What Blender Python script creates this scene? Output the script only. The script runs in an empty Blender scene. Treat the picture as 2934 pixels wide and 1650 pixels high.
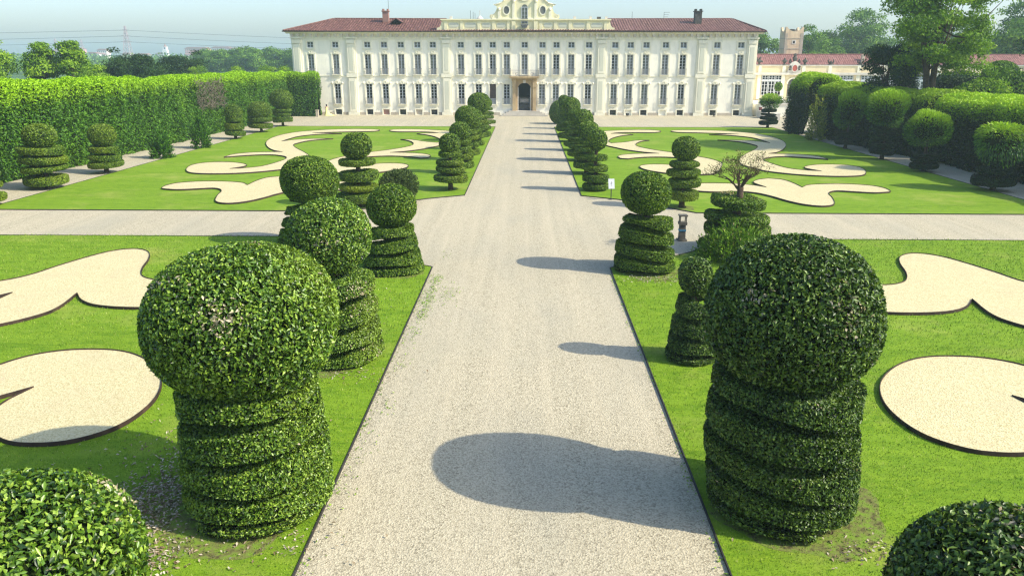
import bpy, bmesh, math, random
import numpy as np
from math import sin, cos, pi, radians, sqrt
from mathutils import Vector, Matrix

random.seed(7)
RNG = np.random.default_rng(11)
SC = bpy.context.scene
COL = SC.collection
AX = -0.2                      # x of the garden's long axis
MID = 42.9                     # y of the cross path's middle
SUN = Vector((cos(radians(39.5)) * .9625, -cos(radians(39.5)) * .2714, sin(radians(39.5))))

# ------------------------------------------------------------------ materials
def lin(c):
    return tuple(c) + (1.0,) if len(c) == 3 else tuple(c)

class NT:
    """small helper round a node tree"""
    def __init__(s, name):
        s.m = bpy.data.materials.new(name); s.m.use_nodes = True
        s.t = s.m.node_tree; s.n = s.t.nodes; s.l = s.t.links
        s.b = s.n['Principled BSDF']; s.out = s.n['Material Output']
    def new(s, typ, **kw):
        n = s.n.new(typ)
        for k, v in kw.items():
            if hasattr(n, k): setattr(n, k, v)
            else: n.inputs[k].default_value = v
        return n
    def link(s, a, b): s.l.new(a, b)
    def coord(s, scale=(1, 1, 1), rot=(0, 0, 0)):
        c = s.new('ShaderNodeTexCoord'); mp = s.new('ShaderNodeMapping')
        mp.inputs['Scale'].default_value = scale; mp.inputs['Rotation'].default_value = rot
        s.link(c.outputs['Object'], mp.inputs['Vector']); return mp.outputs['Vector']
    def noise(s, scale, detail=4, rough=.55, vec=None, dist=0):
        n = s.new('ShaderNodeTexNoise'); n.inputs['Scale'].default_value = scale
        n.inputs['Detail'].default_value = detail; n.inputs['Roughness'].default_value = rough
        n.inputs['Distortion'].default_value = dist
        s.link(vec if vec is not None else s.coord(), n.inputs['Vector']); return n.outputs['Fac']
    def ramp(s, fac, stops):
        r = s.new('ShaderNodeValToRGB'); e = r.color_ramp.elements
        while len(e) > 1: e.remove(e[0])
        e[0].position = stops[0][0]; e[0].color = lin(stops[0][1])
        for p, c in stops[1:]:
            x = e.new(p); x.color = lin(c)
        s.link(fac, r.inputs['Fac']); return r.outputs['Color']
    def mix(s, fac, a, b, typ='MIX'):
        n = s.new('ShaderNodeMix', data_type='RGBA', blend_type=typ)
        for v, i in ((fac, 0), (a, 6), (b, 7)):
            if hasattr(v, 'node'): s.link(v, n.inputs[i])
            else: n.inputs[i].default_value = v if i == 0 else lin(v)
        return n.outputs[2]
    def math(s, op, a, b=0.0):
        n = s.new('ShaderNodeMath', operation=op)
        for v, i in ((a, 0), (b, 1)):
            if hasattr(v, 'node'): s.link(v, n.inputs[i])
            else: n.inputs[i].default_value = v
        return n.outputs[0]
    def bump(s, h, strength=.3, dist=.02):
        n = s.new('ShaderNodeBump'); n.inputs['Strength'].default_value = strength
        n.inputs['Distance'].default_value = dist
        s.link(h, n.inputs['Height']); s.link(n.outputs['Normal'], s.b.inputs['Normal'])
    def done(s, color=None, rough=.8, spec=.3):
        if color is not None:
            if hasattr(color, 'node'): s.link(color, s.b.inputs['Base Color'])
            else: s.b.inputs['Base Color'].default_value = lin(color)
        s.b.inputs['Roughness'].default_value = rough
        s.b.inputs['Specular IOR Level'].default_value = spec
        return s.m

def mat_plain(name, c, rough=.7, spec=.3, var=.25, scale=3.0):
    t = NT(name)
    f = t.noise(scale, 5)
    c2 = tuple(x * (1 - var) for x in c); c3 = tuple(min(1, x * (1 + var * .6)) for x in c)
    return t.done(t.ramp(f, [(.3, c2), (.7, c3)]), rough, spec)

def mat_leaf(name, dark, mid, light, young=(.24, .36, .02), dry=(.42, .33, .19), rough=.42, spec=.4, trans=.2, patch=1.2):
    t = NT(name)
    a = t.new('ShaderNodeAttribute', attribute_name='var')
    y = t.new('ShaderNodeAttribute', attribute_name='young')
    d = t.new('ShaderNodeAttribute', attribute_name='dry')
    big = t.noise(patch, 2)
    f = t.math('ADD', a.outputs['Fac'], t.math('MULTIPLY', t.math('SUBTRACT', big, .5), .55))
    c = t.ramp(f, [(.05, dark), (.5, mid), (.95, light)])
    c = t.mix(y.outputs['Fac'], c, young)
    c = t.mix(d.outputs['Fac'], c, dry)
    m = t.done(c, rough, spec)
    tr = t.new('ShaderNodeBsdfTranslucent')
    t.link(t.mix(1.0, c, (1.15, 1.2, .55), 'MULTIPLY'), tr.inputs['Color'])
    mx = t.new('ShaderNodeMixShader'); mx.inputs[0].default_value = trans
    t.link(t.b.outputs[0], mx.inputs[1]); t.link(tr.outputs[0], mx.inputs[2])
    t.link(mx.outputs[0], t.out.inputs['Surface'])
    return m

M = {}
def mats():
    # clipped hornbeam on the left row, darker glossy on the right row, yew-like far ones
    M['leaf_fresh'] = mat_leaf('leaf_fresh', (.014, .045, .004), (.10, .21, .014), (.33, .47, .06), young=(.34, .44, .04), dry=(.55, .47, .31), rough=.36, spec=.5)
    M['leaf_deep'] = mat_leaf('leaf_deep', (.007, .024, .004), (.055, .12, .012), (.21, .31, .05), dry=(.50, .42, .28), spec=.4, rough=.42, trans=.18)
    M['leaf_clip'] = mat_leaf('leaf_clip', (.014, .045, .004), (.09, .18, .010), (.25, .36, .028), young=(.36, .42, .02), spec=.35, rough=.45)
    M['leaf_hedge'] = mat_leaf('leaf_hedge', (.012, .05, .004), (.058, .17, .008), (.13, .29, .014), young=(.30, .52, .006), spec=.25, rough=.5, patch=.35)
    M['leaf_shag'] = mat_leaf('leaf_shag', (.006, .028, .004), (.05, .155, .010), (.17, .34, .02), young=(.40, .60, .014), spec=.4, rough=.45, patch=.35)
    M['leaf_hedge_dark'] = mat_leaf('leaf_hedge_dark', (.002, .007, .002), (.007, .026, .004), (.025, .075, .008), young=(.40, .60, .010), spec=.3, rough=.5, patch=.35)  # dark leaf, with the shade of hedge face and lower discs in its colour
    M['leaf_tree'] = mat_leaf('leaf_tree', (.02, .07, .008), (.095, .21, .014), (.22, .37, .025), spec=.2, rough=.55, patch=.25)
    M['leaf_tree_light'] = mat_leaf('leaf_tree_light', (.04, .11, .005), (.155, .30, .010), (.34, .50, .025), spec=.25, rough=.5, patch=.25, trans=.3)
    M['leaf_tree_dark'] = mat_leaf('leaf_tree_dark', (.006, .022, .007), (.022, .06, .014), (.055, .115, .022), spec=.2, rough=.55, patch=.25)
    M['leaf_grey'] = mat_leaf('leaf_grey', (.025, .05, .014), (.075, .12, .03), (.15, .2, .06), spec=.2, rough=.6)
    M['leaf_gold'] = mat_leaf('leaf_gold', (.06, .10, .012), (.22, .28, .02), (.48, .48, .07), spec=.2, rough=.6)
    M['leaf_core'] = mat_plain('dark_core', (.014, .022, .007), 1.0, .0, .4, 6)  # near-black closed shell; puts the shade between the leaves into colour
    M['bark'] = mat_plain('bark', (.085, .06, .04), .9, .1, .5, 8)
    M['twig'] = mat_plain('twig', (.11, .078, .05), .9, .1, .4, 6)
    M['twig_grey'] = mat_plain('twig_grey', (.15, .135, .095), .9, .1, .4, 6)

    # lawn
    t = NT('lawn_grass')
    fine = t.noise(24, 6, .75)
    streak = t.noise(1.6, 5, .65, t.coord((.7, 1.5, 1), (0, 0, .3)), 1.2)
    mow = t.noise(.55, 2, .5, t.coord((.12, 1.5, 1), (0, 0, -.08)), 1.5)
    big = t.noise(.24, 6, .68)
    c = t.ramp(fine, [(.26, (.06, .125, .008)), (.48, (.165, .275, .014)), (.72, (.275, .38, .03))])
    c = t.mix(t.ramp(streak, [(.38, (0, 0, 0)), (.68, (.7, .7, .7))]), c, (.07, .165, .006))
    c = t.mix(t.ramp(mow, [(.42, (0, 0, 0)), (.58, (.4, .4, .4))]), c, (.19, .31, .02))
    c = t.mix(t.ramp(big, [(.52, (0, 0, 0)), (.72, (.7, .7, .7))]), c, (.31, .335, .07))
    t.bump(fine, .6, .03)
    M['lawn'] = t.done(c, .85, .1)
    t = NT('grass_blade')
    a = t.new('ShaderNodeAttribute', attribute_name='var')
    big = t.noise(.24, 6, .68)
    streak = t.noise(1.6, 5, .65, t.coord((.7, 1.5, 1), (0, 0, .3)), 1.2)
    c = t.ramp(a.outputs['Fac'], [(0, (.06, .135, .007)), (.5, (.165, .285, .014)), (.88, (.28, .385, .03)), (1, (.45, .42, .15))])
    c = t.mix(t.ramp(streak, [(.38, (0, 0, 0)), (.68, (.65, .65, .65))]), c, (.08, .185, .008))
    c = t.mix(t.ramp(big, [(.52, (0, 0, 0)), (.72, (.65, .65, .65))]), c, (.33, .345, .08))
    M['blade'] = t.done(c, .6, .2)

    # avenue gravel
    def gravel(name, lo, mid, hi, sc, streaks):
        t = NT(name)
        v = t.new('ShaderNodeTexVoronoi'); v.inputs['Scale'].default_value = sc
        t.link(t.coord(), v.inputs['Vector'])
        sep = t.new('ShaderNodeSeparateColor'); t.link(v.outputs['Color'], sep.inputs[0])
        f2 = t.noise(sc * .35, 5, .75)
        f = t.math('ADD', t.math('MULTIPLY', sep.outputs[0], .55), t.math('MULTIPLY', f2, .5))
        c = t.ramp(f, [(.18, lo), (.42, mid), (.75, hi)])
        if streaks:
            s1 = t.noise(1.0, 4, .6, t.coord((1.7, .035, 1)), .15)
            c = t.mix(t.ramp(s1, [(.40, (0, 0, 0)), (.66, (.4, .4, .4))]), c, (.55, .48, .335))
            s2 = t.noise(.35, 4, .6, t.coord((1, .3, 1)))
            c = t.mix(t.ramp(s2, [(.45, (0, 0, 0)), (.7, (.4, .4, .4))]), c, (.33, .315, .245))
        else:
            s2 = t.noise(.5, 4, .6)
            c = t.mix(t.ramp(s2, [(.5, (0, 0, 0)), (.75, (.5, .5, .5))]), c, (.50, .42, .25))
            s3 = t.noise(.9, 6, .7, t.coord((.6, 1.3, 1)), .6)
            c = t.mix(t.ramp(s3, [(.58, (0, 0, 0)), (.72, (.45, .45, .45))]), c, (.48, .34, .22))
        t.bump(v.outputs['Distance'], .6, .02)
        return t.done(c, .9, .15)
    M['gravel'] = gravel('path_gravel', (.18, .152, .10), (.385, .34, .232), (.53, .475, .335), 30, True)
    M['bed_gravel'] = gravel('bed_gravel', (.40, .33, .16), (.55, .48, .26), (.63, .56, .33), 26, False)
    t = NT('field_ground')
    c = t.ramp(t.noise(.02, 4), [(.35, (.05, .11, .03)), (.6, (.10, .17, .05)), (.8, (.17, .19, .08))])
    M['field'] = t.done(c, .9, .1)
    t = NT('weathered_steel')
    c = t.ramp(t.noise(2.5, 6), [(.3, (.02, .013, .010)), (.6, (.055, .031, .022)), (.85, (.13, .075, .05))])
    M['steel'] = t.done(c, .75, .3)
    t = NT('bare_soil')
    c = t.ramp(t.noise(5, 6, .7), [(.35, (.075, .065, .03)), (.46, (.16, .17, .05)), (.58, (.16, .25, .03))])
    M['soil'] = t.done(c, .95, .1)
    M['edging'] = mat_plain('edging_metal', (.035, .032, .03), .7, .3, .4, 4)

    # palace
    def plaster(name, c, dirt, amt=.5):
        t = NT(name)
        n1 = t.noise(.45, 6, .6); n2 = t.noise(1.2, 5, .65, t.coord((1.6, 1, .22)))
        col = t.mix(t.ramp(n1, [(.42, (0, 0, 0)), (.75, (amt,) * 3)]), c, dirt)
        col = t.mix(t.ramp(n2, [(.5, (0, 0, 0)), (.8, (amt * .8,) * 3)]), col, tuple(x * .86 for x in dirt))
        t.bump(t.noise(14, 4), .15, .02)
        return t.done(col, .85, .15)
    M['plaster'] = plaster('wall_plaster', (.90, .855, .70), (.72, .69, .57), .7)
    M['trim'] = plaster('trim_plaster', (.82, .78, .60), (.64, .60, .45))
    M['attic'] = plaster('attic_plaster', (.80, .74, .47), (.68, .62, .40))
    M['panel'] = plaster('panel_plaster', (.60, .60, .47), (.52, .52, .40))
    M['stone'] = plaster('plinth_stone', (.50, .44, .34), (.34, .29, .22), .8)
    M['portal'] = plaster('portal_stone', (.50, .38, .21), (.30, .20, .11), .9)
    M['pale_stone'] = plaster('pale_stone', (.66, .62, .54), (.48, .44, .36), .7)
    M['step_stone'] = plaster('step_stone', (.50, .46, .38), (.34, .31, .25), .7)
    M['brick'] = plaster('old_brick', (.34, .19, .15), (.20, .13, .11), .8)
    M['orange_wall'] = plaster('warm_plaster', (.76, .64, .40), (.60, .49, .31), .7)
    M['tower_stone'] = plaster('tower_stone', (.70, .56, .36), (.48, .35, .24), .9)
    def tile(name, a, b, c3):
        t = NT(name)
        n = t.noise(1.4, 6, .7, t.coord((2.5, 1, 1))); n2 = t.noise(.4, 3)
        c = t.ramp(n, [(.3, a), (.5, b), (.72, c3)])
        c = t.mix(t.ramp(n2, [(.4, (0, 0, 0)), (.7, (.4, .4, .4))]), c, tuple(x * .75 for x in b))
        return t.done(c, .85, .2)
    M['tile_red'] = tile('clay_tile_red', (.045, .025, .021), (.125, .055, .044), (.29, .155, .122))
    M['tile_pink'] = tile('clay_tile_old', (.10, .05, .045), (.24, .11, .095), (.36, .20, .17))
    M['tile_brown'] = tile('clay_tile_brown', (.07, .04, .035), (.17, .085, .07), (.33, .20, .16))
    M['dark_edge'] = mat_plain('dark_gutter', (.045, .032, .028), .7, .3)
    M['frame'] = mat_plain('window_paint', (.52, .55, .56), .5, .4, .15)
    M['rail'] = mat_plain('iron_rail', (.20, .20, .20), .5, .4, .2)
    def glass(name, c, rough, spec):
        t = NT(name); return t.done(t.ramp(t.noise(1.3, 3), [(.35, tuple(x * .55 for x in c)), (.7, c)]), rough, spec)
    M['glass_dark'] = glass('glass_dark', (.012, .013, .014), .25, .3)
    M['glass_mid'] = glass('glass_curtain', (.20, .205, .19), .3, .3)
    M['glass_green'] = glass('glass_greenish', (.13, .15, .125), .25, .35)
    M['shutter'] = mat_plain('brown_shutter', (.075, .055, .05), .7, .2)
    M['grey_panel'] = mat_plain('grey_panel', (.30, .31, .31), .6, .3, .2)
    M['void'] = mat_plain('dark_interior', (.012, .011, .010), .9, .05)
    M['lit_floor_panel'] = mat_plain('lit_floor_panel', (.55, .48, .40), .7, .2)  # upright panels; brightness of the sunlit ground beyond is put into their colour
    M['white'] = mat_plain('white_board', (.60, .62, .62), .5, .3, .06)
    M['metal_dark'] = mat_plain('dark_metal', (.03, .03, .032), .5, .4, .2)
    M['lamp_stone'] = mat_plain('grey_lamp_body', (.12, .11, .09), .75, .25, .3, 6)
    M['blue_band'] = mat_plain('blue_band', (.05, .19, .30), .6, .3, .15)
    M['terracotta'] = mat_plain('terracotta', (.20, .075, .06), .8, .2)
    M['red_shield'] = mat_plain('red_shield', (.42, .10, .07), .7, .2)
    M['dark_stone'] = mat_plain('dark_stone', (.09, .085, .075), .85, .2, .5, 3)
    M['flower'] = mat_plain('white_flower', (.82, .80, .72), .7, .2, .1)
    M['lattice'] = mat_plain('pylon_metal', (.42, .34, .36), .6, .3, .2)
    M['cable'] = mat_plain('cable', (.16, .17, .19), .6, .3, .1)
    M['pink_wall'] = mat_plain('pink_render', (.62, .33, .30), .8, .2, .15)
    M['cream_wall'] = mat_plain('cream_render', (.74, .66, .58), .8, .2, .15)
    M['white_wall'] = mat_plain('white_render', (.80, .78, .75), .8, .2, .1)
    M['town_roof'] = mat_plain('town_roof', (.32, .18, .15), .85, .2, .3)
    M['skin'] = mat_plain('skin', (.48, .30, .21), .6, .3, .05)
    M['hair'] = mat_plain('dark_hair', (.018, .013, .010), .5, .4, .2)
    M['dress'] = mat_plain('yellow_cloth', (.80, .74, .30), .8, .2, .12, 5)
    M['dry_leaf'] = mat_leaf('fallen_leaf', (.16, .11, .06), (.34, .27, .17), (.56, .50, .38), rough=.7, spec=.2, trans=.1)
    M['weed'] = mat_leaf('weed_leaf', (.10, .2, .012), (.2, .34, .03), (.32, .45, .07), rough=.6, spec=.2)
mats()

# ------------------------------------------------------------------ objects
def tag(o, label=None, cat=None, group=None, kind=None):
    if label: o['label'] = label
    if cat: o['category'] = cat
    if group: o['group'] = group
    if kind: o['kind'] = kind
    return o

def empty(name, loc, label, cat, group=None, rz=0):
    o = bpy.data.objects.new(name, None); COL.objects.link(o)
    o.location = loc; o.rotation_euler[2] = rz; o.empty_display_size = .3
    return tag(o, label, cat, group)

def link(name, me, parent=None):
    o = bpy.data.objects.new(name, me); COL.objects.link(o)
    if parent is not None: o.parent = parent
    return o

def copy_tree(o, parent=None):
    c = o.copy(); COL.objects.link(c)
    if parent is not None: c.parent = parent
    for ch in [x for x in COL.objects if x.parent == o]:
        copy_tree(ch, c)
    return c

class MB:
    """collects shapes into one mesh"""
    def __init__(s): s.v = []; s.f = []; s.mi = []
    def add(s, vs, fs, mi=0):
        b = len(s.v); s.v += [tuple(v) for v in vs]
        for f in fs: s.f.append([i + b for i in f]); s.mi.append(mi)
    def box(s, x0, x1, y0, y1, z0, z1, mi=0):
        vs = [(x, y, z) for z in (z0, z1) for y in (y0, y1) for x in (x0, x1)]
        s.add(vs, [(0, 2, 3, 1), (4, 5, 7, 6), (0, 1, 5, 4), (2, 6, 7, 3), (0, 4, 6, 2), (1, 3, 7, 5)], mi)
    def quad(s, a, b, c, d, mi=0): s.add([a, b, c, d], [(0, 1, 2, 3)], mi)
    def prism(s, poly, y0, y1, mi=0):
        """polygon in x,z (counter-clockwise seen from -y) pushed from y0 (front) to y1"""
        n = len(poly)
        vs = [(x, y0, z) for x, z in poly] + [(x, y1, z) for x, z in poly]
        fs = [list(range(n)), list(range(2 * n - 1, n - 1, -1))]
        fs += [(i, i + n, (i + 1) % n + n, (i + 1) % n) for i in range(n)]
        s.add(vs, fs, mi)
    def ring(s, cx, cz, rx, rz, w, y0, y1, n=24, mi=0):
        for k in range(n):
            a, b = 2 * pi * k / n, 2 * pi * (k + 1) / n
            o = [(cx + (rx + d) * cos(t), cz + (rz + d) * sin(t)) for t, d in ((a, 0), (a, w), (b, w), (b, 0))]
            s.add([(x, y0, z) for x, z in o] + [(x, y1, z) for x, z in o],
                  [(0, 1, 2, 3), (1, 5, 6, 2), (0, 3, 7, 4)], mi)
    def tube(s, pts, rads, n=8, mi=0, cap=True):
        pts = [Vector(p) for p in pts]; rings = []
        for i, p in enumerate(pts):
            d = (pts[min(i + 1, len(pts) - 1)] - pts[max(i - 1, 0)]).normalized()
            a = d.orthogonal().normalized() if abs(d.z) < .98 else Vector((1, 0, 0))
            a = (a - d * a.dot(d)).normalized(); b = d.cross(a)
            r = rads[i] if hasattr(rads, '__len__') else rads
            rings.append([p + (a * cos(2 * pi * k / n) + b * sin(2 * pi * k / n)) * r for k in range(n)])
        vs = [v for r in rings for v in r]; fs = []
        for i in range(len(pts) - 1):
            for k in range(n):
                k2 = (k + 1) % n
                fs.append((i * n + k, i * n + k2, (i + 1) * n + k2, (i + 1) * n + k))
        if cap: fs += [list(range(n - 1, -1, -1)), [(len(pts) - 1) * n + k for k in range(n)]]
        s.add(vs, fs, mi)
    def lathe(s, prof, c=(0, 0, 0), n=16, mi=0):
        vs = []; fs = []
        for r, z in prof:
            vs += [(c[0] + r * cos(2 * pi * k / n), c[1] + r * sin(2 * pi * k / n), c[2] + z) for k in range(n)]
        for i in range(len(prof) - 1):
            for k in range(n):
                k2 = (k + 1) % n
                fs.append((i * n + k, i * n + k2, (i + 1) * n + k2, (i + 1) * n + k))
        fs += [list(range(n - 1, -1, -1)), [(len(prof) - 1) * n + k for k in range(n)]]
        s.add(vs, fs, mi)
    def build(s, name, m, parent=None, smooth=False):
        me = bpy.data.meshes.new(name); me.from_pydata(s.v, [], s.f)
        for x in (m if isinstance(m, (list, tuple)) else [m]): me.materials.append(M[x])
        if any(s.mi): me.polygons.foreach_set('material_index', s.mi)
        if smooth: me.polygons.foreach_set('use_smooth', [True] * len(me.polygons))
        me.update(); return link(name, me, parent)

# ------------------------------------------------------------------ foliage
def nrm(a): return a / np.maximum(np.linalg.norm(a, axis=-1, keepdims=True), 1e-9)

class Waves:
    """smooth random field made of a few sine waves"""
    def __init__(s, freq, n=7, seed=0):
        r = np.random.default_rng(seed)
        s.k = nrm(r.normal(size=(n, 3))) * freq * r.uniform(.6, 1.6, (n, 1)); s.p = r.uniform(0, 6.28, n)
    def __call__(s, P): return np.sin(P @ s.k.T + s.p).sum(1) / sqrt(len(s.p))

def grid_surface(fn, nu, nv):
    """fn(U,V) -> points; u wraps. returns verts, tris"""
    u = np.arange(nu) / nu; v = np.linspace(0, 1, nv)
    U, Vv = np.meshgrid(u, v)
    P = fn(U.ravel(), Vv.ravel())
    i = np.arange(nu); T = []
    for k in range(nv - 1):
        a = k * nu + i; b = k * nu + (i + 1) % nu; c = a + nu; d = b + nu
        T += [np.stack([a, b, d], 1), np.stack([a, d, c], 1)]
    return P, np.concatenate(T)

def sample(P, T, n, rng):
    a, b, c = P[T[:, 0]], P[T[:, 1]], P[T[:, 2]]
    N = np.cross(b - a, c - a); A = np.linalg.norm(N, axis=1) / 2
    idx = rng.choice(len(T), n, p=A / A.sum())
    r1 = np.sqrt(rng.random(n)); r2 = rng.random(n)
    Q = a[idx] * (1 - r1)[:, None] + b[idx] * (r1 * (1 - r2))[:, None] + c[idx] * (r1 * r2)[:, None]
    return Q, nrm(N[idx])

def area(P, T):
    return np.linalg.norm(np.cross(P[T[:, 1]] - P[T[:, 0]], P[T[:, 2]] - P[T[:, 0]]), axis=1).sum() / 2

def leaves(Q, N, L, W, rng, tilt=.55, shoot=0.0, up=0.0):
    """one small folded leaf per point"""
    n = len(Q)
    l = L * rng.uniform(.55, 1.4, (n, 1)); w = W * rng.uniform(.7, 1.2, (n, 1))
    nn = nrm(N + tilt * rng.normal(size=(n, 3)))
    ax = rng.normal(size=(n, 3)) + np.array([0, 0, -.5 + up])
    ax = nrm(ax - nn * (ax * nn).sum(1, keepdims=True))
    if shoot > 0:
        ax = nrm(ax * (1 - shoot) + (N + np.array([0, 0, up])) * shoot)
        nn = nrm(nn - ax * (nn * ax).sum(1, keepdims=True))
    sd = np.cross(nn, ax)
    b = Q - ax * l * .5; t = Q + ax * l * .5 - nn * l * .12
    m = Q - ax * l * .05
    V = np.stack([b, m + sd * w * .5 + nn * w * .22, t, m - sd * w * .5 + nn * w * .22], 1).reshape(-1, 3)
    o = np.arange(n)[:, None] * 4
    F = np.concatenate([o + np.array([[0, 1, 2]]), o + np.array([[0, 2, 3]])], 1).reshape(-1, 3)
    return V, F

def np_mesh(name, V, F, mats_, attrs=None, mi=None):
    me = bpy.data.meshes.new(name)
    me.vertices.add(len(V)); me.vertices.foreach_set('co', np.ascontiguousarray(V, np.float32).ravel())
    me.loops.add(F.size); me.loops.foreach_set('vertex_index', np.ascontiguousarray(F, np.int32).ravel())
    me.polygons.add(len(F)); me.polygons.foreach_set('loop_start', np.arange(0, F.size, F.shape[1], dtype=np.int32))
    for x in mats_: me.materials.append(M[x])
    if mi is not None: me.polygons.foreach_set('material_index', np.ascontiguousarray(mi, np.int32))
    for k, a in (attrs or {}).items():
        at = me.attributes.new(k, 'FLOAT', 'FACE'); at.data.foreach_set('value', np.ascontiguousarray(a, np.float32))
    me.update(calc_edges=True); return me

def leafy(name, shells, mat, L, W, seed, cover=2.4, depth=.10, tilt=.55, shoot=0., up=0., young=0., dry=0.,
          lump=.03, lump2=0., young_top=0., core=.14, cap=140000, ztop=None):
    """foliage over shells [(P,T)]: a core just inside and leaves over it"""
    rng = np.random.default_rng(seed); wv = Waves(2.2, seed=seed); wd = Waves(3.0, seed=seed + 1); wy = Waves(1.4, seed=seed + 2)
    VV = []; FF = []; var = []; yo = []; dr = []; off = 0; mi = []; w2 = Waves(.75, seed=seed + 3)
    for P, T in shells:
        a = area(P, T); n = int(min(cap, cover * a / (.5 * L * W)))
        Q, N = sample(P, T, n, rng)
        Q = Q + N * (-depth * rng.random((n, 1)) ** 1.6 + lump * wv(Q)[:, None] + lump2 * w2(Q)[:, None] + depth * .12)
        V, F = leaves(Q, N, L, W, rng, tilt, shoot, up)
        v = np.clip(rng.normal(.5, .3, n), 0, 1)
        y = np.clip(young * (wy(Q) + .3 * rng.normal(size=n)), 0, .9)
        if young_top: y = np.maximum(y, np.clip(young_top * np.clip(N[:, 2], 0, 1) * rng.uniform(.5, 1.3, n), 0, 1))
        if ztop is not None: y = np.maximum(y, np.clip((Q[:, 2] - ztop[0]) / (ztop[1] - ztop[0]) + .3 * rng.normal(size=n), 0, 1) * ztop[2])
        d = ((wd(Q) + .55 * rng.normal(size=n)) > 2.1 - dry) * 1.0 if dry > 0 else np.zeros(n)
        VV.append(V); FF.append(F + off); off += len(V)
        var.append(np.repeat(v, 2)); yo.append(np.repeat(y, 2)); dr.append(np.repeat(d, 2)); mi.append(np.zeros(2 * n, int))
        # core: the same surface, drawn in along its normals
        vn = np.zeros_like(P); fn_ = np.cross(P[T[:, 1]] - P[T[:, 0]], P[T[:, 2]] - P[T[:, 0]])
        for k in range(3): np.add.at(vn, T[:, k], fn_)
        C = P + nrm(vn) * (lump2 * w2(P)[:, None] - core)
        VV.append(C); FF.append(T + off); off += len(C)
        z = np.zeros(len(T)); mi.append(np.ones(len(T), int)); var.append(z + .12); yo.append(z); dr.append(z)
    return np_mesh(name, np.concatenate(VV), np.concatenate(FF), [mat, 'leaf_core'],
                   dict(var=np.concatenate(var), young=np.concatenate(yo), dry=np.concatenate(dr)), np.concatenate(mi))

def ball_shell(z, rh, rv, nu=40, nv=24, seed=0, amp=.03, power=1.0):
    w = Waves(1.6 / rh, seed=seed)
    def fn(U, V):
        th = pi * (1 - V); ph = 2 * pi * U
        P = np.stack([np.sin(th) * np.cos(ph), np.sin(th) * np.sin(ph), np.cos(th)], 1)
        P = np.sign(P) * np.abs(P) ** power
        Q = P * np.array([rh, rh, rv])
        return Q * (1 + amp * w(Q)[:, None]) + np.array([0, 0, z])
    return grid_surface(fn, nu, nv)

def spiral_shell(z0, z1, r0, r1, turns, hand, gap=.40, groove=.75, nu=110, nv=190, phase=0., seed=0, amp=.07):
    w = Waves(1.9, seed=seed)
    def fn(U, V):
        body = (V > .04) & (V < .96)
        s = np.clip((V - .04) / .92, 0, 1)
        z = z0 + (z1 - z0) * s; R = r0 + (r1 - r0) * s
        wob = .06 * np.sin(2 * pi * U * 2 + seed) + .05 * np.sin(2 * pi * U * 3 + s * 9 + seed)
        fr = ((s ** .82) * turns - hand * U + phase + wob) % 1.0
        g = np.where(fr < gap, np.sin(pi * np.clip(fr / gap, 0, 1)) ** .4, 0)
        R = R - groove * g
        R = np.where(V <= .04, R * V / .04, np.where(V >= .96, R * (1 - V) / .04, R))
        P = np.stack([R * np.cos(2 * pi * U), R * np.sin(2 * pi * U), z], 1)
        return P + np.stack([np.cos(2 * pi * U), np.sin(2 * pi * U), 0 * U], 1) * (amp * w(P) * body)[:, None]
    return grid_surface(fn, nu, nv)

def tier_shell(z0, z1, r, seed=0, nu=36, tilt=0.03):
    z0 += .03; z1 -= .05; w = Waves(1.3 / r, seed=seed); rng = np.random.default_rng(seed); tx, ty = rng.normal(0, tilt, 2)
    prof = [(.0, z0 + .03), (.55, z0), (.86, z0), (.97, z0 + .06), (1., z0 + (z1 - z0) * .4), (1., z1 - .09), (.95, z1 - .02), (.85, z1), (.4, z1 - .02), (0., z1 - .02)]
    pr = np.array(prof)
    def fn(U, V):
        x = V * (len(pr) - 1); i = np.minimum(x.astype(int), len(pr) - 2); f = (x - i)[:, None]
        q = pr[i] * (1 - f) + pr[i + 1] * f
        P = np.stack([q[:, 0] * r * np.cos(2 * pi * U), q[:, 0] * r * np.sin(2 * pi * U), q[:, 1]], 1)
        P[:, 2] += P[:, 0] * tx + P[:, 1] * ty
        P[:, :2] *= (1 + .05 * w(P))[:, None]
        return P
    return grid_surface(fn, nu, 28)

def trunk_obj(parent, h, r, seed=0):
    rng = random.Random(seed); b = MB()
    pts = [(rng.uniform(-.04, .04), rng.uniform(-.04, .04), h * k / 5) for k in range(6)]
    b.tube(pts, [r * 1.6, r * 1.1, r, r * .95, r * .85, r * .7], 9)
    for k in range(5):
        a = rng.uniform(0, 6.28); b.tube([(0, 0, .12), (cos(a) * r * 2.2, sin(a) * r * 2.2, -.02)], [r * .6, r * .15], 6)
    return b.build('trunk', 'bark', parent, True)

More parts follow.
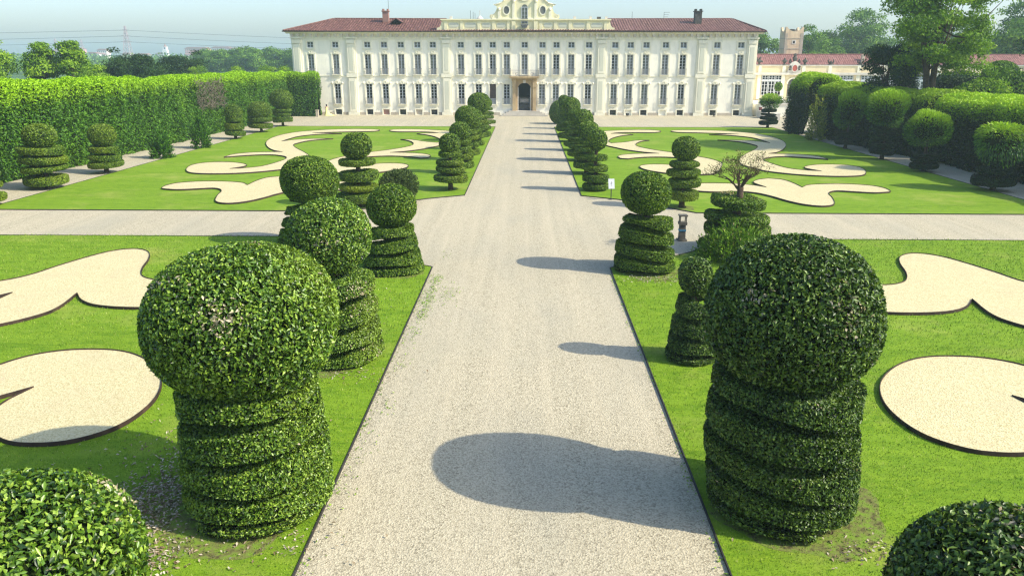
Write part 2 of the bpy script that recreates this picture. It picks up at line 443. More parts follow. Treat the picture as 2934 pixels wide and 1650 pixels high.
LEFT_G, RIGHT_G = 'clipped topiaries on the left of the avenue', 'clipped topiaries on the right of the avenue'
def topiary(X, Y, ball, label, mat, seed, L, spiral=None, tiers=None, group=None, cover=2.4, dry=0., ball_kw=None, tier_mat=None,
            tier_kw=None, trunk=.13, W=None):
    root = empty('topiary_tree', (X, Y, 0), label, 'topiary', group, 0)
    W = W or L * .55; big = L <= .12
    bx, z, rh, rv = ball if len(ball) == 4 else (0.,) + tuple(ball)
    kw = dict(cover=cover, depth=.13, dry=dry, tilt=.7, lump=.035); kw.update(ball_kw or {})
    P, T = ball_shell(z, rh, rv, seed=seed, nu=56 if big else 36, nv=32 if big else 22, power=.93)
    P[:, 0] += bx
    link('foliage_ball', leafy('foliage_ball', [(P, T)], mat, L, W, seed, **kw), root)
    tk = dict(cover=cover, depth=.07, dry=dry * .8, lump=.025, core=.07); tk.update(tier_kw or {})
    if spiral:
        link('foliage_spiral', leafy('foliage_spiral', [spiral_shell(*spiral[0:6], seed=seed, **(spiral[6] if len(spiral) > 6 else {}))],
             tier_mat or mat, L * .8, W * .8, seed + 5, **tk), root)
        trunk_obj(root, z, trunk, seed)
    if tiers:
        for k, (z0, z1, r) in enumerate(tiers):
            tl = min(L * .85, .12)
            link('foliage_tier', leafy('foliage_tier', [tier_shell(z0, z1, r, seed + k)], tier_mat or mat, tl, tl * .55, seed + 7 + k, **tk), root)
        trunk_obj(root, z, trunk, seed)
    return root

# ------------------------------------------------------------------ garden ground
def arr_smooth(pts, per=5, corner=62):
    """closed outline through the points, sharp corners kept"""
    P = [Vector(p) for p in pts]; n = len(P); out = []
    def sharp(i):
        a = (P[i] - P[i - 1]).normalized(); b = (P[(i + 1) % n] - P[i]).normalized()
        return a.dot(b) < cos(radians(corner))
    sh = [sharp(i) for i in range(n)]
    for i in range(n):
        p0, p1, p2, p3 = P[i - 1], P[i], P[(i + 1) % n], P[(i + 2) % n]
        l = (p2 - p1).length
        t1 = Vector((0, 0)) if sh[i] else (p2 - p0).normalized() * l
        t2 = Vector((0, 0)) if sh[(i + 1) % n] else (p3 - p1).normalized() * l
        if sh[i]: t1 = (p2 - p1) * .9
        if sh[(i + 1) % n]: t2 = (p2 - p1) * .9
        for k in range(per):
            t = k / per; h1 = 2*t**3 - 3*t**2 + 1; h2 = t**3 - 2*t**2 + t; h3 = -2*t**3 + 3*t**2; h4 = t**3 - t**2
            q = p1 * h1 + t1 * h2 + p2 * h3 + t2 * h4; out.append((q.x, q.y))
    return out

def poly_area(p): return sum(p[i-1][0]*p[i][1] - p[i][0]*p[i-1][1] for i in range(len(p))) / 2

def flat_poly(name, pts, z, mat, parent=None):
    if poly_area(pts) < 0: pts = pts[::-1]
    me = bpy.data.meshes.new(name); me.from_pydata([(x, y, z) for x, y in pts], [], [list(range(len(pts)))])
    me.materials.append(M[mat])
    bm = bmesh.new(); bm.from_mesh(me); bmesh.ops.triangulate(bm, faces=bm.faces[:], ngon_method='EAR_CLIP'); bm.to_mesh(me); bm.free()
    return link(name, me, parent)

def ribbon(name, pts, w, z0, z1, mat, parent=None, closed=True):
    """upright strip of thickness w along an outline"""
    if poly_area(pts) < 0: pts = pts[::-1]
    n = len(pts); P = [Vector(p) for p in pts]; inn = []; outp = []
    for i in range(n):
        a = (P[i] - P[i-1]); b = (P[(i+1) % n] - P[i])
        if a.length < 1e-6: a = b
        if b.length < 1e-6: b = a
        na = Vector((a.y, -a.x)).normalized(); nb = Vector((b.y, -b.x)).normalized()
        m = (na + nb)
        m = na if m.length < .2 else m.normalized()
        outp.append(P[i] + m * w / 2); inn.append(P[i] - m * w / 2)
    b = MB(); vs = []
    for i in range(n):
        vs += [(outp[i].x, outp[i].y, z0), (outp[i].x, outp[i].y, z1), (inn[i].x, inn[i].y, z1), (inn[i].x, inn[i].y, z0)]
    fs = []
    for i in range(n):
        a, c = i * 4, ((i + 1) % n) * 4
        fs += [(a, c, c + 1, a + 1), (a + 1, c + 1, c + 2, a + 2), (a + 2, c + 2, c + 3, a + 3)]
    b.add(vs, fs); return b.build(name, mat, parent)

BED_A = [(25.89,55.11),(26.02,56.18),(25.7,57.28),(24.66,57.99),(23.41,58.24),(21.98,58.03),(20.92,57.54),(20.2,56.5),(20.2,58.7),(19.89,60.26),(19.04,60.86),(18.1,60.21),(17.39,59.08),(17.3,58.19),(17.6,56.5),(16.97,57.35),(16.2,57.95),(15.2,58.25),(13.9,58.3),(13.0,58.1),(12.2,57.5),(11.8,56.4),(11.9,55.2),(12.6,54.5),(13.6,54.35),(14.83,54.6),(15.65,54.4),(16.29,53.82),(16.85,52.6),(17.32,51.0),(17.94,49.7),(18.72,49.1),(19.39,49.2),(19.95,49.8),(20.36,50.84),(20.81,52.47),(21.06,53.7),(21.51,54.58),(22.18,55.01),(23.31,54.62),(24.35,54.29),(25.19,54.47),(25.69,54.74)]
BED_B = [(18.61,101.22),(19.64,102.33),(22.2,102.57),(24.82,101.89),(27.09,100.01),(28.53,97.89),(29.3,93.84),(29.09,89.48),(28.18,85.47),(26.63,81.29),(25.08,78.38),(23.86,77.15),(26.32,76.73),(27.27,76.07),(28.0,74.84),(28.06,72.82),(27.02,73.7),(25.62,74.58),(24.06,74.72),(22.74,73.75),(22.18,72.83),(21.91,71.49),(21.99,69.39),(22.5,66.65),(23.62,65.42),(24.63,65.02),(23.98,66.47),(24.06,67.46),(25.05,68.67),(26.57,69.36),(28.03,69.0),(28.68,67.99),(28.68,66.45),(27.99,64.26),(27.05,62.72),(25.86,62.16),(24.4,62.12),(22.65,62.6),(21.06,63.71),(19.99,65.1),(19.39,67.33),(19.13,68.9),(19.58,71.43),(20.4,74.15),(21.7,77.08),(23.58,80.82),(24.65,83.69),(24.66,85.36),(24.14,87.8),(23.08,89.28),(21.93,90.08),(24.46,89.93),(25.97,88.79),(26.98,87.1),(26.93,90.01),(26.55,93.1),(24.66,95.68),(22.39,96.4),(26.2,97.2),(23.84,98.2),(21.41,98.9),(19.08,99.6)]
BED_C = [(17.26,100.74),(16.68,102.32),(14.63,102.71),(12.42,102.0),(9.59,100.25),(8.38,97.35),(7.71,93.27),(7.77,88.88),(8.34,85.96),(8.82,83.76),(9.45,82.17),(10.33,80.13),(11.7,78.18),(13.17,76.93),(11.71,76.8),(10.38,76.39),(9.45,75.71),(8.9,74.51),(8.95,73.0),(9.6,72.7),(10.38,73.38),(11.6,74.01),(13.16,74.13),(14.6,73.5),(15.4,72.2),(15.6,70.2),(15.3,68.2),(14.6,66.7),(13.76,65.61),(13.95,66.6),(13.8,67.4),(13.2,68.3),(12.4,68.85),(11.6,68.95),(10.85,68.75),(10.2,68.1),(9.95,67.2),(10.0,66.1),(10.4,64.95),(11.0,64.05),(11.8,63.25),(12.7,62.75),(13.7,62.62),(14.7,62.8),(15.5,63.4),(16.1,64.8),(16.89,67.2),(17.55,69.61),(17.5,71.8),(16.96,73.6),(15.19,77.15),(13.97,78.77),(12.69,81.05),(11.98,83.13),(11.99,85.07),(12.46,86.97),(13.26,88.7),(14.14,89.64),(12.73,89.32),(11.28,87.58),(9.56,86.26),(9.35,87.65),(9.67,90.03),(10.54,92.78),(11.85,95.14),(13.21,96.48),(11.5,97.3),(10.6,97.4),(11.2,98.3),(12.33,98.96),(14.11,99.05),(16.17,99.12)]
LAWN = [(3.95,106.2),(33.0,106.2),(33.0,46.42),(10.5,46.42),(9.6,47.4),(8.2,49.2),(6.3,50.9),(3.95,52.3)]
def place(pts, sx, near):
    return [(AX + sx * x, (2 * MID - y) if near else y) for x, y in pts]

# base sheets
b = MB(); b.quad((-3500, -600, -.03), (3500, -600, -.03), (3500, 5200, -.03), (-3500, 5200, -.03))
tag(b.build('ground', 'field'), kind='structure')
b = MB(); b.quad((-38.6, -8, 0), (60, -8, 0), (60, 152, 0), (-38.6, 152, 0))
tag(b.build('gravel_path', 'gravel'), kind='structure')

BEDS_W = []
side_word = {1: 'right', -1: 'left'}
for sx in (-1, 1):
    for near in (False, True):
        pts = place(LAWN, sx, near)
        if near: pts = [(x, y if y > -15 else -6.0) for x, y in pts]
        lw = flat_poly('lawn', arr_smooth(pts, 4, 30) if False else pts, .035, 'lawn')
        tag(lw, kind='structure')
        ribbon('lawn_edging', pts, .035, 0.0, .062, 'edging', lw)
        for nm, bed in (('a', BED_A), ('b', BED_B), ('c', BED_C)):
            if near and nm == 'b': continue
            o = arr_smooth([(x * .986, y * .986) for x, y in place(bed, sx, near)]); BEDS_W.append(o)   # outlines surveyed along the rim's top edge
            where = ('near' if near else 'far')
            lab = {('a', False): 'fish-shaped pale gravel bed in the far %s lawn just beyond the cross path',
                   ('b', False): 'long S-shaped pale gravel scroll at the outer side of the far %s lawn',
                   ('c', False): 'curled pale gravel scroll beside the far %s avenue trees',
                   ('a', True): 'lobed pale gravel bed in the near %s lawn just before the cross path',
                   ('c', True): 'big rounded pale gravel bed beside the foremost ball topiary on the %s'}[(nm, near)] % side_word[sx]
            cx = sum(p[0] for p in o) / len(o); cy = sum(p[1] for p in o) / len(o)
            root = empty('gravel_bed', (0, 0, 0), lab, 'gravel bed', 'pale gravel parterre beds edged in steel')
            flat_poly('gravel_fill', o, .11, 'bed_gravel', root)
            ribbon('steel_edging', o, .02, 0.0, .15, 'steel', root)

def inside(P, poly):
    x, y = P[:, 0], P[:, 1]; r = np.zeros(len(P), bool); q = np.array(poly)
    for i in range(len(q)):
        x1, y1 = q[i - 1]; x2, y2 = q[i]
        if y1 == y2: continue
        c = ((y1 > y) != (y2 > y)) & (x < (x2 - x1) * (y - y1) / (y2 - y1) + x1); r ^= c
    return r

# grass blades on the near lawns, where single blades can be told from a smooth surface
def grass():
    rng = np.random.default_rng(5); pts = []
    for sx in (-1, 1):
        lp = place(LAWN, sx, True)
        for y0, y1, dens in ((8.5, 17, 420), (17, 25, 230), (25, 40, 110)):
            xm = 15 if y0 < 10 else (20 if y0 < 20 else 28)
            n = int((y1 - y0) * (xm - 4) * dens)
            P = np.stack([AX + sx * rng.uniform(3.96, xm, n), rng.uniform(y0, y1, n)], 1)
            k = inside(P, lp)
            for o in BEDS_W: k &= ~inside(P, o)
            P = P[k]; s = np.full(len(P), .045 if y0 < 10 else (.055 if y0 < 20 else .075))
            pts.append(np.concatenate([P, s[:, None]], 1))
    A = np.concatenate(pts); n = len(A)
    h = A[:, 2:3] * rng.uniform(.5, 1.3, (n, 1)); a = rng.uniform(0, 6.28, n); w = A[:, 2:3] * .16
    d = np.stack([np.cos(a), np.sin(a), 0 * a], 1); e = np.stack([-np.sin(a), np.cos(a), 0 * a], 1)
    B = np.stack([A[:, 0], A[:, 1], np.full(n, .03)], 1)
    V = np.stack([B - d * w, B + d * w, B + e * h * rng.uniform(-.9, .9, (n, 1)) + np.array([0, 0, 1]) * h], 1).reshape(-1, 3)
    F = np.arange(3 * n).reshape(-1, 3)
    o = link('grass', np_mesh('grass', V, F, ['blade'], dict(var=rng.random(n))))
    tag(o, 'short mown grass blades on the near lawns', 'grass', kind='stuff')
grass()

def scatter(name, spots, L, mat, seed, flat=True, label='', cat='', z=.05):
    rng = np.random.default_rng(seed); Q = []
    for x, y, rx, ry, n in spots:
        Q.append(np.stack([rng.normal(x, rx, n), rng.normal(y, ry, n), np.full(n, z) + rng.random(n) * .03], 1))
    Q = np.concatenate(Q); N = np.tile(np.array([[0, 0, 1.]]), (len(Q), 1))
    V, F = leaves(Q, N, L, L * .5, rng, .35 if flat else .9)
    V[:, 2] = np.maximum(V[:, 2], .02)
    n = len(Q)
    o = link(name, np_mesh(name, V, F, [mat], dict(var=np.repeat(rng.random(n), 2), young=np.zeros(2 * n), dry=np.zeros(2 * n))))
    return tag(o, label, cat, kind='stuff')
scatter('fallen_leaves', [(-7.8, 14.2, .45, .8, 1300), (-7.5, 15.6, .7, .9, 650), (-7.1, 12.4, .4, .35, 500), (-8.4, 30, 1.6, 2.4, 520), (-5, 12.9, .9, .4, 160),
                          (-8.6, 17.5, 1.5, 1.5, 220), (6.6, 12.9, .7, .3, 130), (7.6, 11.2, .25, .25, 30), (5.6, 31.6, .9, .3, 300), (-5.2, 21.2, .9, .4, 140)],
        .085, 'dry_leaf', 3, label='dry brown fallen leaves on the lawn round the near topiaries', cat='fallen leaves')
scatter('weeds', [(-3.75, y, .14, .5, int(10 * k)) for y, k in ((13, 1), (15, 1), (17, 2), (19, 3), (22, 3), (25, 5), (27, 14), (28.5, 16), (30, 10), (31.5, 12), (36, 3))] +
        [(-3.0, 29.3, .25, .9, 110)] + [(AX + sx * 3.86, y, .06, .35, random.randint(2, 26)) for sx in (-1, 1) for y in range(9, 33)] + [(x, 39.6, .5, .09, random.randint(4, 40)) for x in list(range(-26, -10)) + list(range(11, 26))], .075, 'weed', 4, flat=False, label='small green weeds growing along the left gravel edge', cat='weeds', z=.01)

# ------------------------------------------------------------------ topiaries
def soil(x, y, r, seed):
    rg = random.Random(seed); ph = [rg.uniform(0, 6.28) for _ in range(4)]
    pts = [(x + r * cos(a) * k, y + r * sin(a) * k) for a in [2 * pi * i / 48 for i in range(48)] for k in [1 + .12 * sin(2 * a + ph[0]) + .1 * sin(3 * a + ph[1]) + .05 * sin(7 * a + ph[2])]]
    tag(flat_poly('bare_soil', pts, .0395, 'soil'), kind='structure')
for k, (x, y, r) in enumerate(((-5.95, 14.1, 1.62), (5.75, 14.15, 1.6), (-5.95, 22.4, 1.3), (-5.95, 32.7, 1.36), (5.5, 33.0, 1.36), (-10.5, 48.1, .9), (9.85, 48.0, .7))): soil(x, y, r, k)
deep_b = dict(young=.0)
topiary(-5.55, 14.4, (0, 4.05, 1.78, 1.52), 'largest left ball topiary, pale dry leaf patches on its crown, over a leafy spiral', 'leaf_fresh', 21, .092, W=.052,
        spiral=(.18, 2.8, 1.50, 1.40, 4.0, 1, dict(gap=.38, groove=.95, phase=.62)), group=LEFT_G, cover=2.9, dry=.24, ball_kw=dict(depth=.2, young=.14, tilt=.8, cover=2.7, lump=.05), tier_kw=dict(young=.55, depth=.1, cover=2.6, tilt=.7))
topiary(5.3, 14.5, (-.12, 4.22, 1.68, 1.5), 'largest right ball topiary, dark glossy leaves, shading the gravel avenue', 'leaf_deep', 22, .092, W=.05,
        spiral=(.2, 2.95, 1.50, 1.44, 4.0, -1, dict(gap=.37, groove=.92, phase=.2)), group=RIGHT_G, cover=2.9, dry=.2, ball_kw=dict(depth=.2, tilt=.8, cover=2.7, lump=.05), tier_kw=dict(depth=.1, cover=2.6, tilt=.7, young=.1))
topiary(-5.75, 7.5, (0, 3.38, 1.2, 1.08), 'bright leafy ball cut off by the lower left corner, leaves large and close', 'leaf_fresh', 23, .085, W=.05,
        spiral=(.18, 2.2, 1.3, 1.2, 4.0, 1, dict(groove=.7)), group=LEFT_G, cover=2.9, dry=.38, ball_kw=dict(depth=.2, young=.15, tilt=.75, cover=2.3, lump=.05), tier_kw=dict(cover=1.0))
topiary(5.44, 7.5, (0, 3.03, 1.2, 1.03), 'dark leafy ball cut off by the lower right corner of the picture', 'leaf_deep', 24, .085, W=.048,
        spiral=(.18, 2.0, 1.3, 1.2, 4.0, -1, dict(groove=.7)), group=RIGHT_G, cover=2.9, dry=.34, ball_kw=dict(depth=.2, tilt=.75, cover=2.3, lump=.05), tier_kw=dict(cover=1.0))
topiary(-5.75, 22.7, (-.1, 3.85, 1.24, 1.12), 'second left ball topiary, half hidden behind the largest left one', 'leaf_fresh', 25, .095, W=.055,
        spiral=(.15, 2.65, 1.3, 1.1, 3.6, 1, dict(phase=.3)), group=LEFT_G, dry=.22, tier_mat='leaf_fresh', tier_kw=dict(young=.2, dry=.3))
topiary(5.12, 22.7, (0, 2.66, .5, .57), 'small young topiary half hidden behind the largest right ball', 'leaf_deep', 26, .085, W=.048,
        spiral=(.12, 2.05, .82, .5, 3.5, -1, dict(groove=.4)), group=RIGHT_G)
topiary(-5.75, 33.0, (0, 2.84, 1.05, .88), 'left ball topiary over a widening spiral beside the gravel before the cross path', 'leaf_clip', 27, .105,
        spiral=(.06, 2.0, 1.38, .95, 3.6, 1, dict(phase=.1)), group=LEFT_G)
topiary(5.25, 33.3, (-.08, 3.4, 1.06, .92), 'right ball topiary over four clipped bands, just left of the small stone lamp post', 'leaf_clip', 28, .105, tier_mat='leaf_clip',
        spiral=(.15, 2.35, 1.36, 1.05, 3.6, -1, dict(phase=.4)), group=RIGHT_G, tier_kw=dict(young=.15))
topiary(-10.6, 38.0, (0, 3.22, 1.35, 1.15), 'broad ball topiary at the corner of the near left lawn, left of the avenue row', 'leaf_clip', 29, .115,
        spiral=(.1, 2.2, 1.75, 1.1, 4.0, 1), group='topiaries at the crossing corners')
topiary(-10.45, 48.3, (0, 3.72, .88, .76), 'ball topiary with four neat discs standing in front of the grey bush', 'leaf_clip', 30, .115,
        tiers=[(.33, .92, 1.33), (1.02, 1.42, 1.27), (1.64, 2.24, 1.18), (2.52, 2.98, 1.03)], group='topiaries at the crossing corners', tier_kw=dict(young=.28))
topiary(9.75, 48.3, (0, 3.64, .86, .74), 'tall ball topiary with ragged discs and thick trunk behind the right crossing ball', 'leaf_clip', 31, .115,
        tiers=[(.52, 1.15, .98), (1.32, 1.86, .98), (1.95, 2.42, .96), (2.5, 2.9, .9)], group='topiaries at the crossing corners', tier_kw=dict(young=.12))

# far avenue rows: discs, one mesh set per tree of the first four, the rest copies
left_specs = [((.0, 3.24, .73, .66), [(.58, 1.1, 1.12), (1.25, 1.7, 1.02), (1.74, 2.16, .92), (2.33, 2.76, .8)]),
              ((.0, 3.34, .84, .68), [(.5, 1.0, 1.08), (1.15, 1.62, 1.05), (1.75, 2.2, .95), (2.35, 2.72, .85)]),
              ((.0, 3.75, 1.12, 1.0), [(.5, 1.05, 1.12), (1.2, 1.7, 1.05), (1.85, 2.25, .95), (2.35, 2.7, .85)])]
right_specs = [((.0, 3.5, .74, .72), [(.08, .55, .96), (.62, 1.2, .96), (1.36, 1.82, .86), (2.1, 2.55, .8)]),
               ((.0, 3.45, .85, .72), [(.45, 1.0, 1.15), (1.15, 1.62, 1.05), (1.75, 2.2, .98), (2.32, 2.72, .85)]),
               ((.0, 3.7, 1.02, .9), [(.4, .95, 1.15), (1.1, 1.6, 1.08), (1.75, 2.2, 1.0), (2.35, 2.75, .85)])]
ordw = ['nearest', 'second', 'third', 'fourth', 'fifth', 'sixth', 'seventh']
for sx, specs, xs, grp in ((-1, left_specs, -5.3, 'disc topiaries along the far left side of the avenue'), (1, right_specs, 4.85, 'disc topiaries along the far right side of the avenue')):
    protos = []
    for k in range(7):
        y = 54.6 + 8.2 * k
        nm = '%s ball and disc topiary in the %s avenue row leading to the palace' % (ordw[k], side_word[sx])
        if k == 0: nm = 'foremost far %s avenue topiary, round ball on four discs and a bare trunk' % side_word[sx] if sx < 0 else 'foremost far right avenue topiary, small ball on a visible stem, left of the sign'
        if k < 3:
            sp = specs[k]
            o = topiary(xs + .02 * k, y, sp[0], nm, 'leaf_clip', 40 + k + 10 * (sx > 0), .125, tiers=sp[1], group=grp,
                        tier_kw=dict(young=.22 if sx < 0 else .1))
            protos.append(o)
        else:
            o = copy_tree(protos[[1, 2, 1, 0][k - 3]]); o['label'] = nm
            o.location = (xs + random.uniform(-.1, .1), y, 0); o.rotation_euler[2] = random.uniform(0, 6.28)
            s = random.uniform(.95, 1.1); o.scale = (s, s, s)
b = leafy('bush', [ball_shell(1.55, 1.5, 1.65, seed=3, amp=.02)], 'leaf_clip', .13, .07, 66, cover=2.2)
o = link('clipped_bush', b); o.location = (4.6, 111.6, 0); tag(o, 'dark egg-shaped clipped bush at the far end of the right avenue row', 'bush')

# outer rows by the hedges
back_left = [(-34.0, 47.6, (0, 2.9, 1.2, .95), [(.3, .8, 1.35), (1.05, 1.5, 1.3), (1.7, 2.1, 1.2)], 'disc topiary cut off by the left picture edge in front of the hedge'),
             (-34.1, 54.7, (0, 3.66, 1.04, .8), [(.28, .92, 1.4), (1.2, 1.62, 1.46), (1.75, 2.3, 1.52), (2.38, 2.95, 1.5)], 'topiary of four wide discs under a flattened ball before the left hedge'),
             (-33.8, 62.3, (0, 2.98, 1.02, .86), [(.46, .96, 1.32), (1.0, 1.46, 1.22), (1.6, 2.15, 1.08)], 'three-disc topiary on a dark stem, left hedge row, left of two young saplings'),
             (-33.1, 89.4, (0, 2.84, .98, 1.0), [(.4, .96, 1.12), (1.04, 1.82, 1.06), (1.9, 2.4, .92)], 'slim three-disc topiary below the bare brown hedge patch'),
             (-32.9, 97.8, (0, 2.55, 1.48, 1.2), [(.52, 1.15, 1.52), (1.22, 1.82, 1.46)], 'stout two-disc topiary with a broad dome near the far end of the left hedge'),
             (-32.8, 106.4, (0, 3.56, 1.56, 1.28), [(.52, 1.25, 1.36), (1.38, 1.8, 1.2), (1.86, 2.32, 1.22)], 'large round ball topiary before the dark end of the left hedge')]
for k, (x, y, bl, ti, lab) in enumerate(back_left):
    topiary(x, y, bl, lab, 'leaf_clip', 80 + k, .125, tiers=ti, group='disc topiaries in front of the left hedge', tier_kw=dict(young=.25), ball_kw=dict(young=.12))
shag = dict(shoot=.8, up=.7, depth=.6, lump=.26, young_top=1.0, tilt=.6, cover=1.5, core=.5)
back_right = [(32.15, 106.3, (0, 3.35, 1.12, .85), [(.45, .97, 1.18), (1.06, 1.46, 1.1), (1.56, 1.9, 1.0), (2.0, 2.5, 1.0)], 'dark disc topiary with a small shaggy top beside the palace corner'),
              (32.75, 81.4, (0, 3.95, 1.45, 1.65), [(.49, .98, 1.05), (1.12, 1.68, 1.02)], 'tall shaggy topiary right of the yellowish upright tree'),
              (32.7, 72.7, (0, 4.6, 1.8, 1.65), [(.47, .95, 1.12), (1.05, 1.62, 1.08), (1.8, 2.28, 1.05), (2.4, 2.95, .98)], 'tallest shaggy ball topiary before the right hedge, four dark discs'),
              (32.7, 64.9, (0, 3.6, 1.72, 1.5), [(.24, .74, 1.12), (.84, 1.16, 1.08), (1.24, 1.52, .98)], 'rounded shaggy topiary with low dark discs, right hedge row, second from the right edge'),
              (32.95, 55.4, (0, 3.45, 1.6, 1.3), [(.4, 1.05, 1.4), (1.16, 1.7, 1.28), (1.82, 2.28, 1.08)], 'drooping mop-headed topiary at the right picture edge')]
for k, (x, y, bl, ti, lab) in enumerate(back_right):
    topiary(x, y, bl, lab, 'leaf_shag', 90 + k, .24, tiers=ti, group='shaggy topiaries in front of the right hedge',
            ball_kw=dict(shag, up=-.5 if k == 4 else .55), W=.085, tier_mat='leaf_hedge_dark', tier_kw=dict(lump=.05))  # discs get the near-black leaf: their shade is put into the colour

# ---- topiary with a dead crown at the near right crossing corner
def dead_topiary():
    root = empty('dead_topped_topiary', (10.15, 37.0, 0), 'topiary with a bare dead branching crown above ragged green bands', 'topiary', 'topiaries at the crossing corners')
    for k, (z0, z1, r) in enumerate([(.15, .62, 1.75), (.75, 1.35, 1.6), (1.42, 1.9, 1.42), (2.15, 2.7, 1.28)]):
        link('foliage_tier', leafy('foliage_tier', [tier_shell(z0, z1, r, 70 + k, tilt=.06)], 'leaf_clip', .1, .055, 70 + k, cover=2.0 if k < 3 else 1.5, depth=.1, dry=.1 if k < 3 else .5, lump=.06), root)
    trunk_obj(root, 3.1, .2, 5)
    rng = random.Random(4); b = MB()
    def grow(p, d, l, r, lev):
        q = p; pts = [p]; rad = [r]
        for k in range(4):
            d = (d + Vector((rng.uniform(-.35, .35), rng.uniform(-.35, .35), rng.uniform(-.12, .22)))).normalized()
            q = q + d * l / 4; pts.append(q); rad.append(r * (1 - .16 * (k + 1)))
        b.tube(pts, rad, 5 if lev else 7)
        if lev < 4:
            for k in range(4 if lev < 3 else 3):
                i = rng.randint(2, 4)
                nd = (d * .75 + Vector((rng.uniform(-1, 1), rng.uniform(-1, 1), rng.uniform(-.35, .6)))).normalized()
                grow(pts[i], nd, l * rng.uniform(.5, .75), max(rad[i] * .58, .006), lev + 1)
    for a in range(5):
        t = a * 1.256 + .3
        grow(Vector((0, 0, 2.95)), Vector((cos(t) * .8 - .15, sin(t) * .8, .9)).normalized(), .95, .085, 0)
    b.build('dead_branches', 'twig', root)
    # some brown leaves still hanging
    r2 = np.random.default_rng(9); vs = np.array(b.v); vs = vs[vs[:, 2] > 3.3]; n = 2200
    sel = vs[r2.integers(0, len(vs), n)]; sel = sel[(sel[:, 0] < -.1) | (r2.random(n) < .35)]
    V, F = leaves(sel, nrm(r2.normal(size=sel.shape)), .075, .04, r2, .8); m = len(sel)
    link('withered_leaves', np_mesh('withered_leaves', V, F, ['leaf_clip'], dict(var=np.repeat(r2.random(m), 2), young=np.zeros(2 * m), dry=np.repeat((r2.random(m) < .45) * .8, 2))), root)
dead_topiary()

def loose_bush(name, X, Y, r, h, mat, L, seed, label, n=26, cat='bush', shoots=150, **kw):
    """loose shrub: clumps of shoots round a low centre"""
    rng = np.random.default_rng(seed); Q = []; N = []
    for k in range(shoots):
        a = rng.uniform(0, 6.28); e = np.arccos(rng.uniform(.02, 1)); d = np.array([np.sin(e) * np.cos(a), np.sin(e) * np.sin(a), np.cos(e)])
        p = d * np.array([r, r, h]) * rng.uniform(.82, 1.12); s0 = p * .45
        t = rng.random((n, 1)); q = s0 + (p - s0) * t + rng.normal(0, .05 * r, (n, 3)); q[:, 2] = np.abs(q[:, 2])
        Q.append(q); N.append(np.tile(nrm(d + np.array([0, 0, .3])), (n, 1)))
    Q = np.concatenate(Q); N = np.concatenate(N); m = len(Q)
    V, F = leaves(Q, N, L, L * .4, rng, .7, .6, .3)
    yv = np.clip(kw.get('young', 0) * rng.random(m), 0, 1)
    o = link(name, np_mesh(name, V, F, [mat], dict(var=np.repeat(np.clip(rng.normal(.5, .25, m), 0, 1), 2), young=np.repeat(yv, 2), dry=np.repeat((rng.random(m) < kw.get('dry', .03)) * .8, 2))))
    o.location = (X, Y, kw.get('z', 0)); return tag(o, label, cat, kw.get('group'))
loose_bush('wild_bush', 9.55, 35.2, 1.75, 1.75, 'leaf_tree', .17, 3, 'wild bright green bush growing against the dead-topped topiary', shoots=260, n=30, young=.3)
me = leafy('grey_bush', [ball_shell(.95, 1.2, 1.05, seed=9, amp=.07, power=.9)], 'leaf_grey', .2, .075, 68, cover=1.7, shoot=.6, up=.5, depth=.4, lump=.12, core=.35, tilt=.7)
o = link('grey_bush', me); o.location = (-8.3, 50.0, 0); tag(o, 'rounded grey green untrimmed bush behind the left crossing topiaries', 'bush')
loose_bush('young_sapling', -33.7, 71.9, 1.15, 2.9, 'leaf_hedge', .24, 5, 'low sapling with wide lower branches before the left hedge', shoots=130, n=26, cat='sapling', dry=0)
loose_bush('young_sapling', -33.3, 80.1, 1.0, 4.0, 'leaf_hedge', .24, 6, 'taller narrow sapling in the gravel strip before the left hedge', shoots=150, n=26, cat='sapling', dry=0)
loose_bush('upright_tree', 32.5, 89.4, 1.15, 5.4, 'leaf_gold', .22, 7, 'narrow upright tree with yellowing leaves before the right hedge', shoots=130, n=26, cat='tree', dry=.05)
loose_bush('pointed_shrub', 32.4, 97.6, 1.2, 4.2, 'leaf_hedge_dark', .22, 8, 'dark pointed shrub at the foot of the right hedge end', shoots=110, n=24, dry=0)

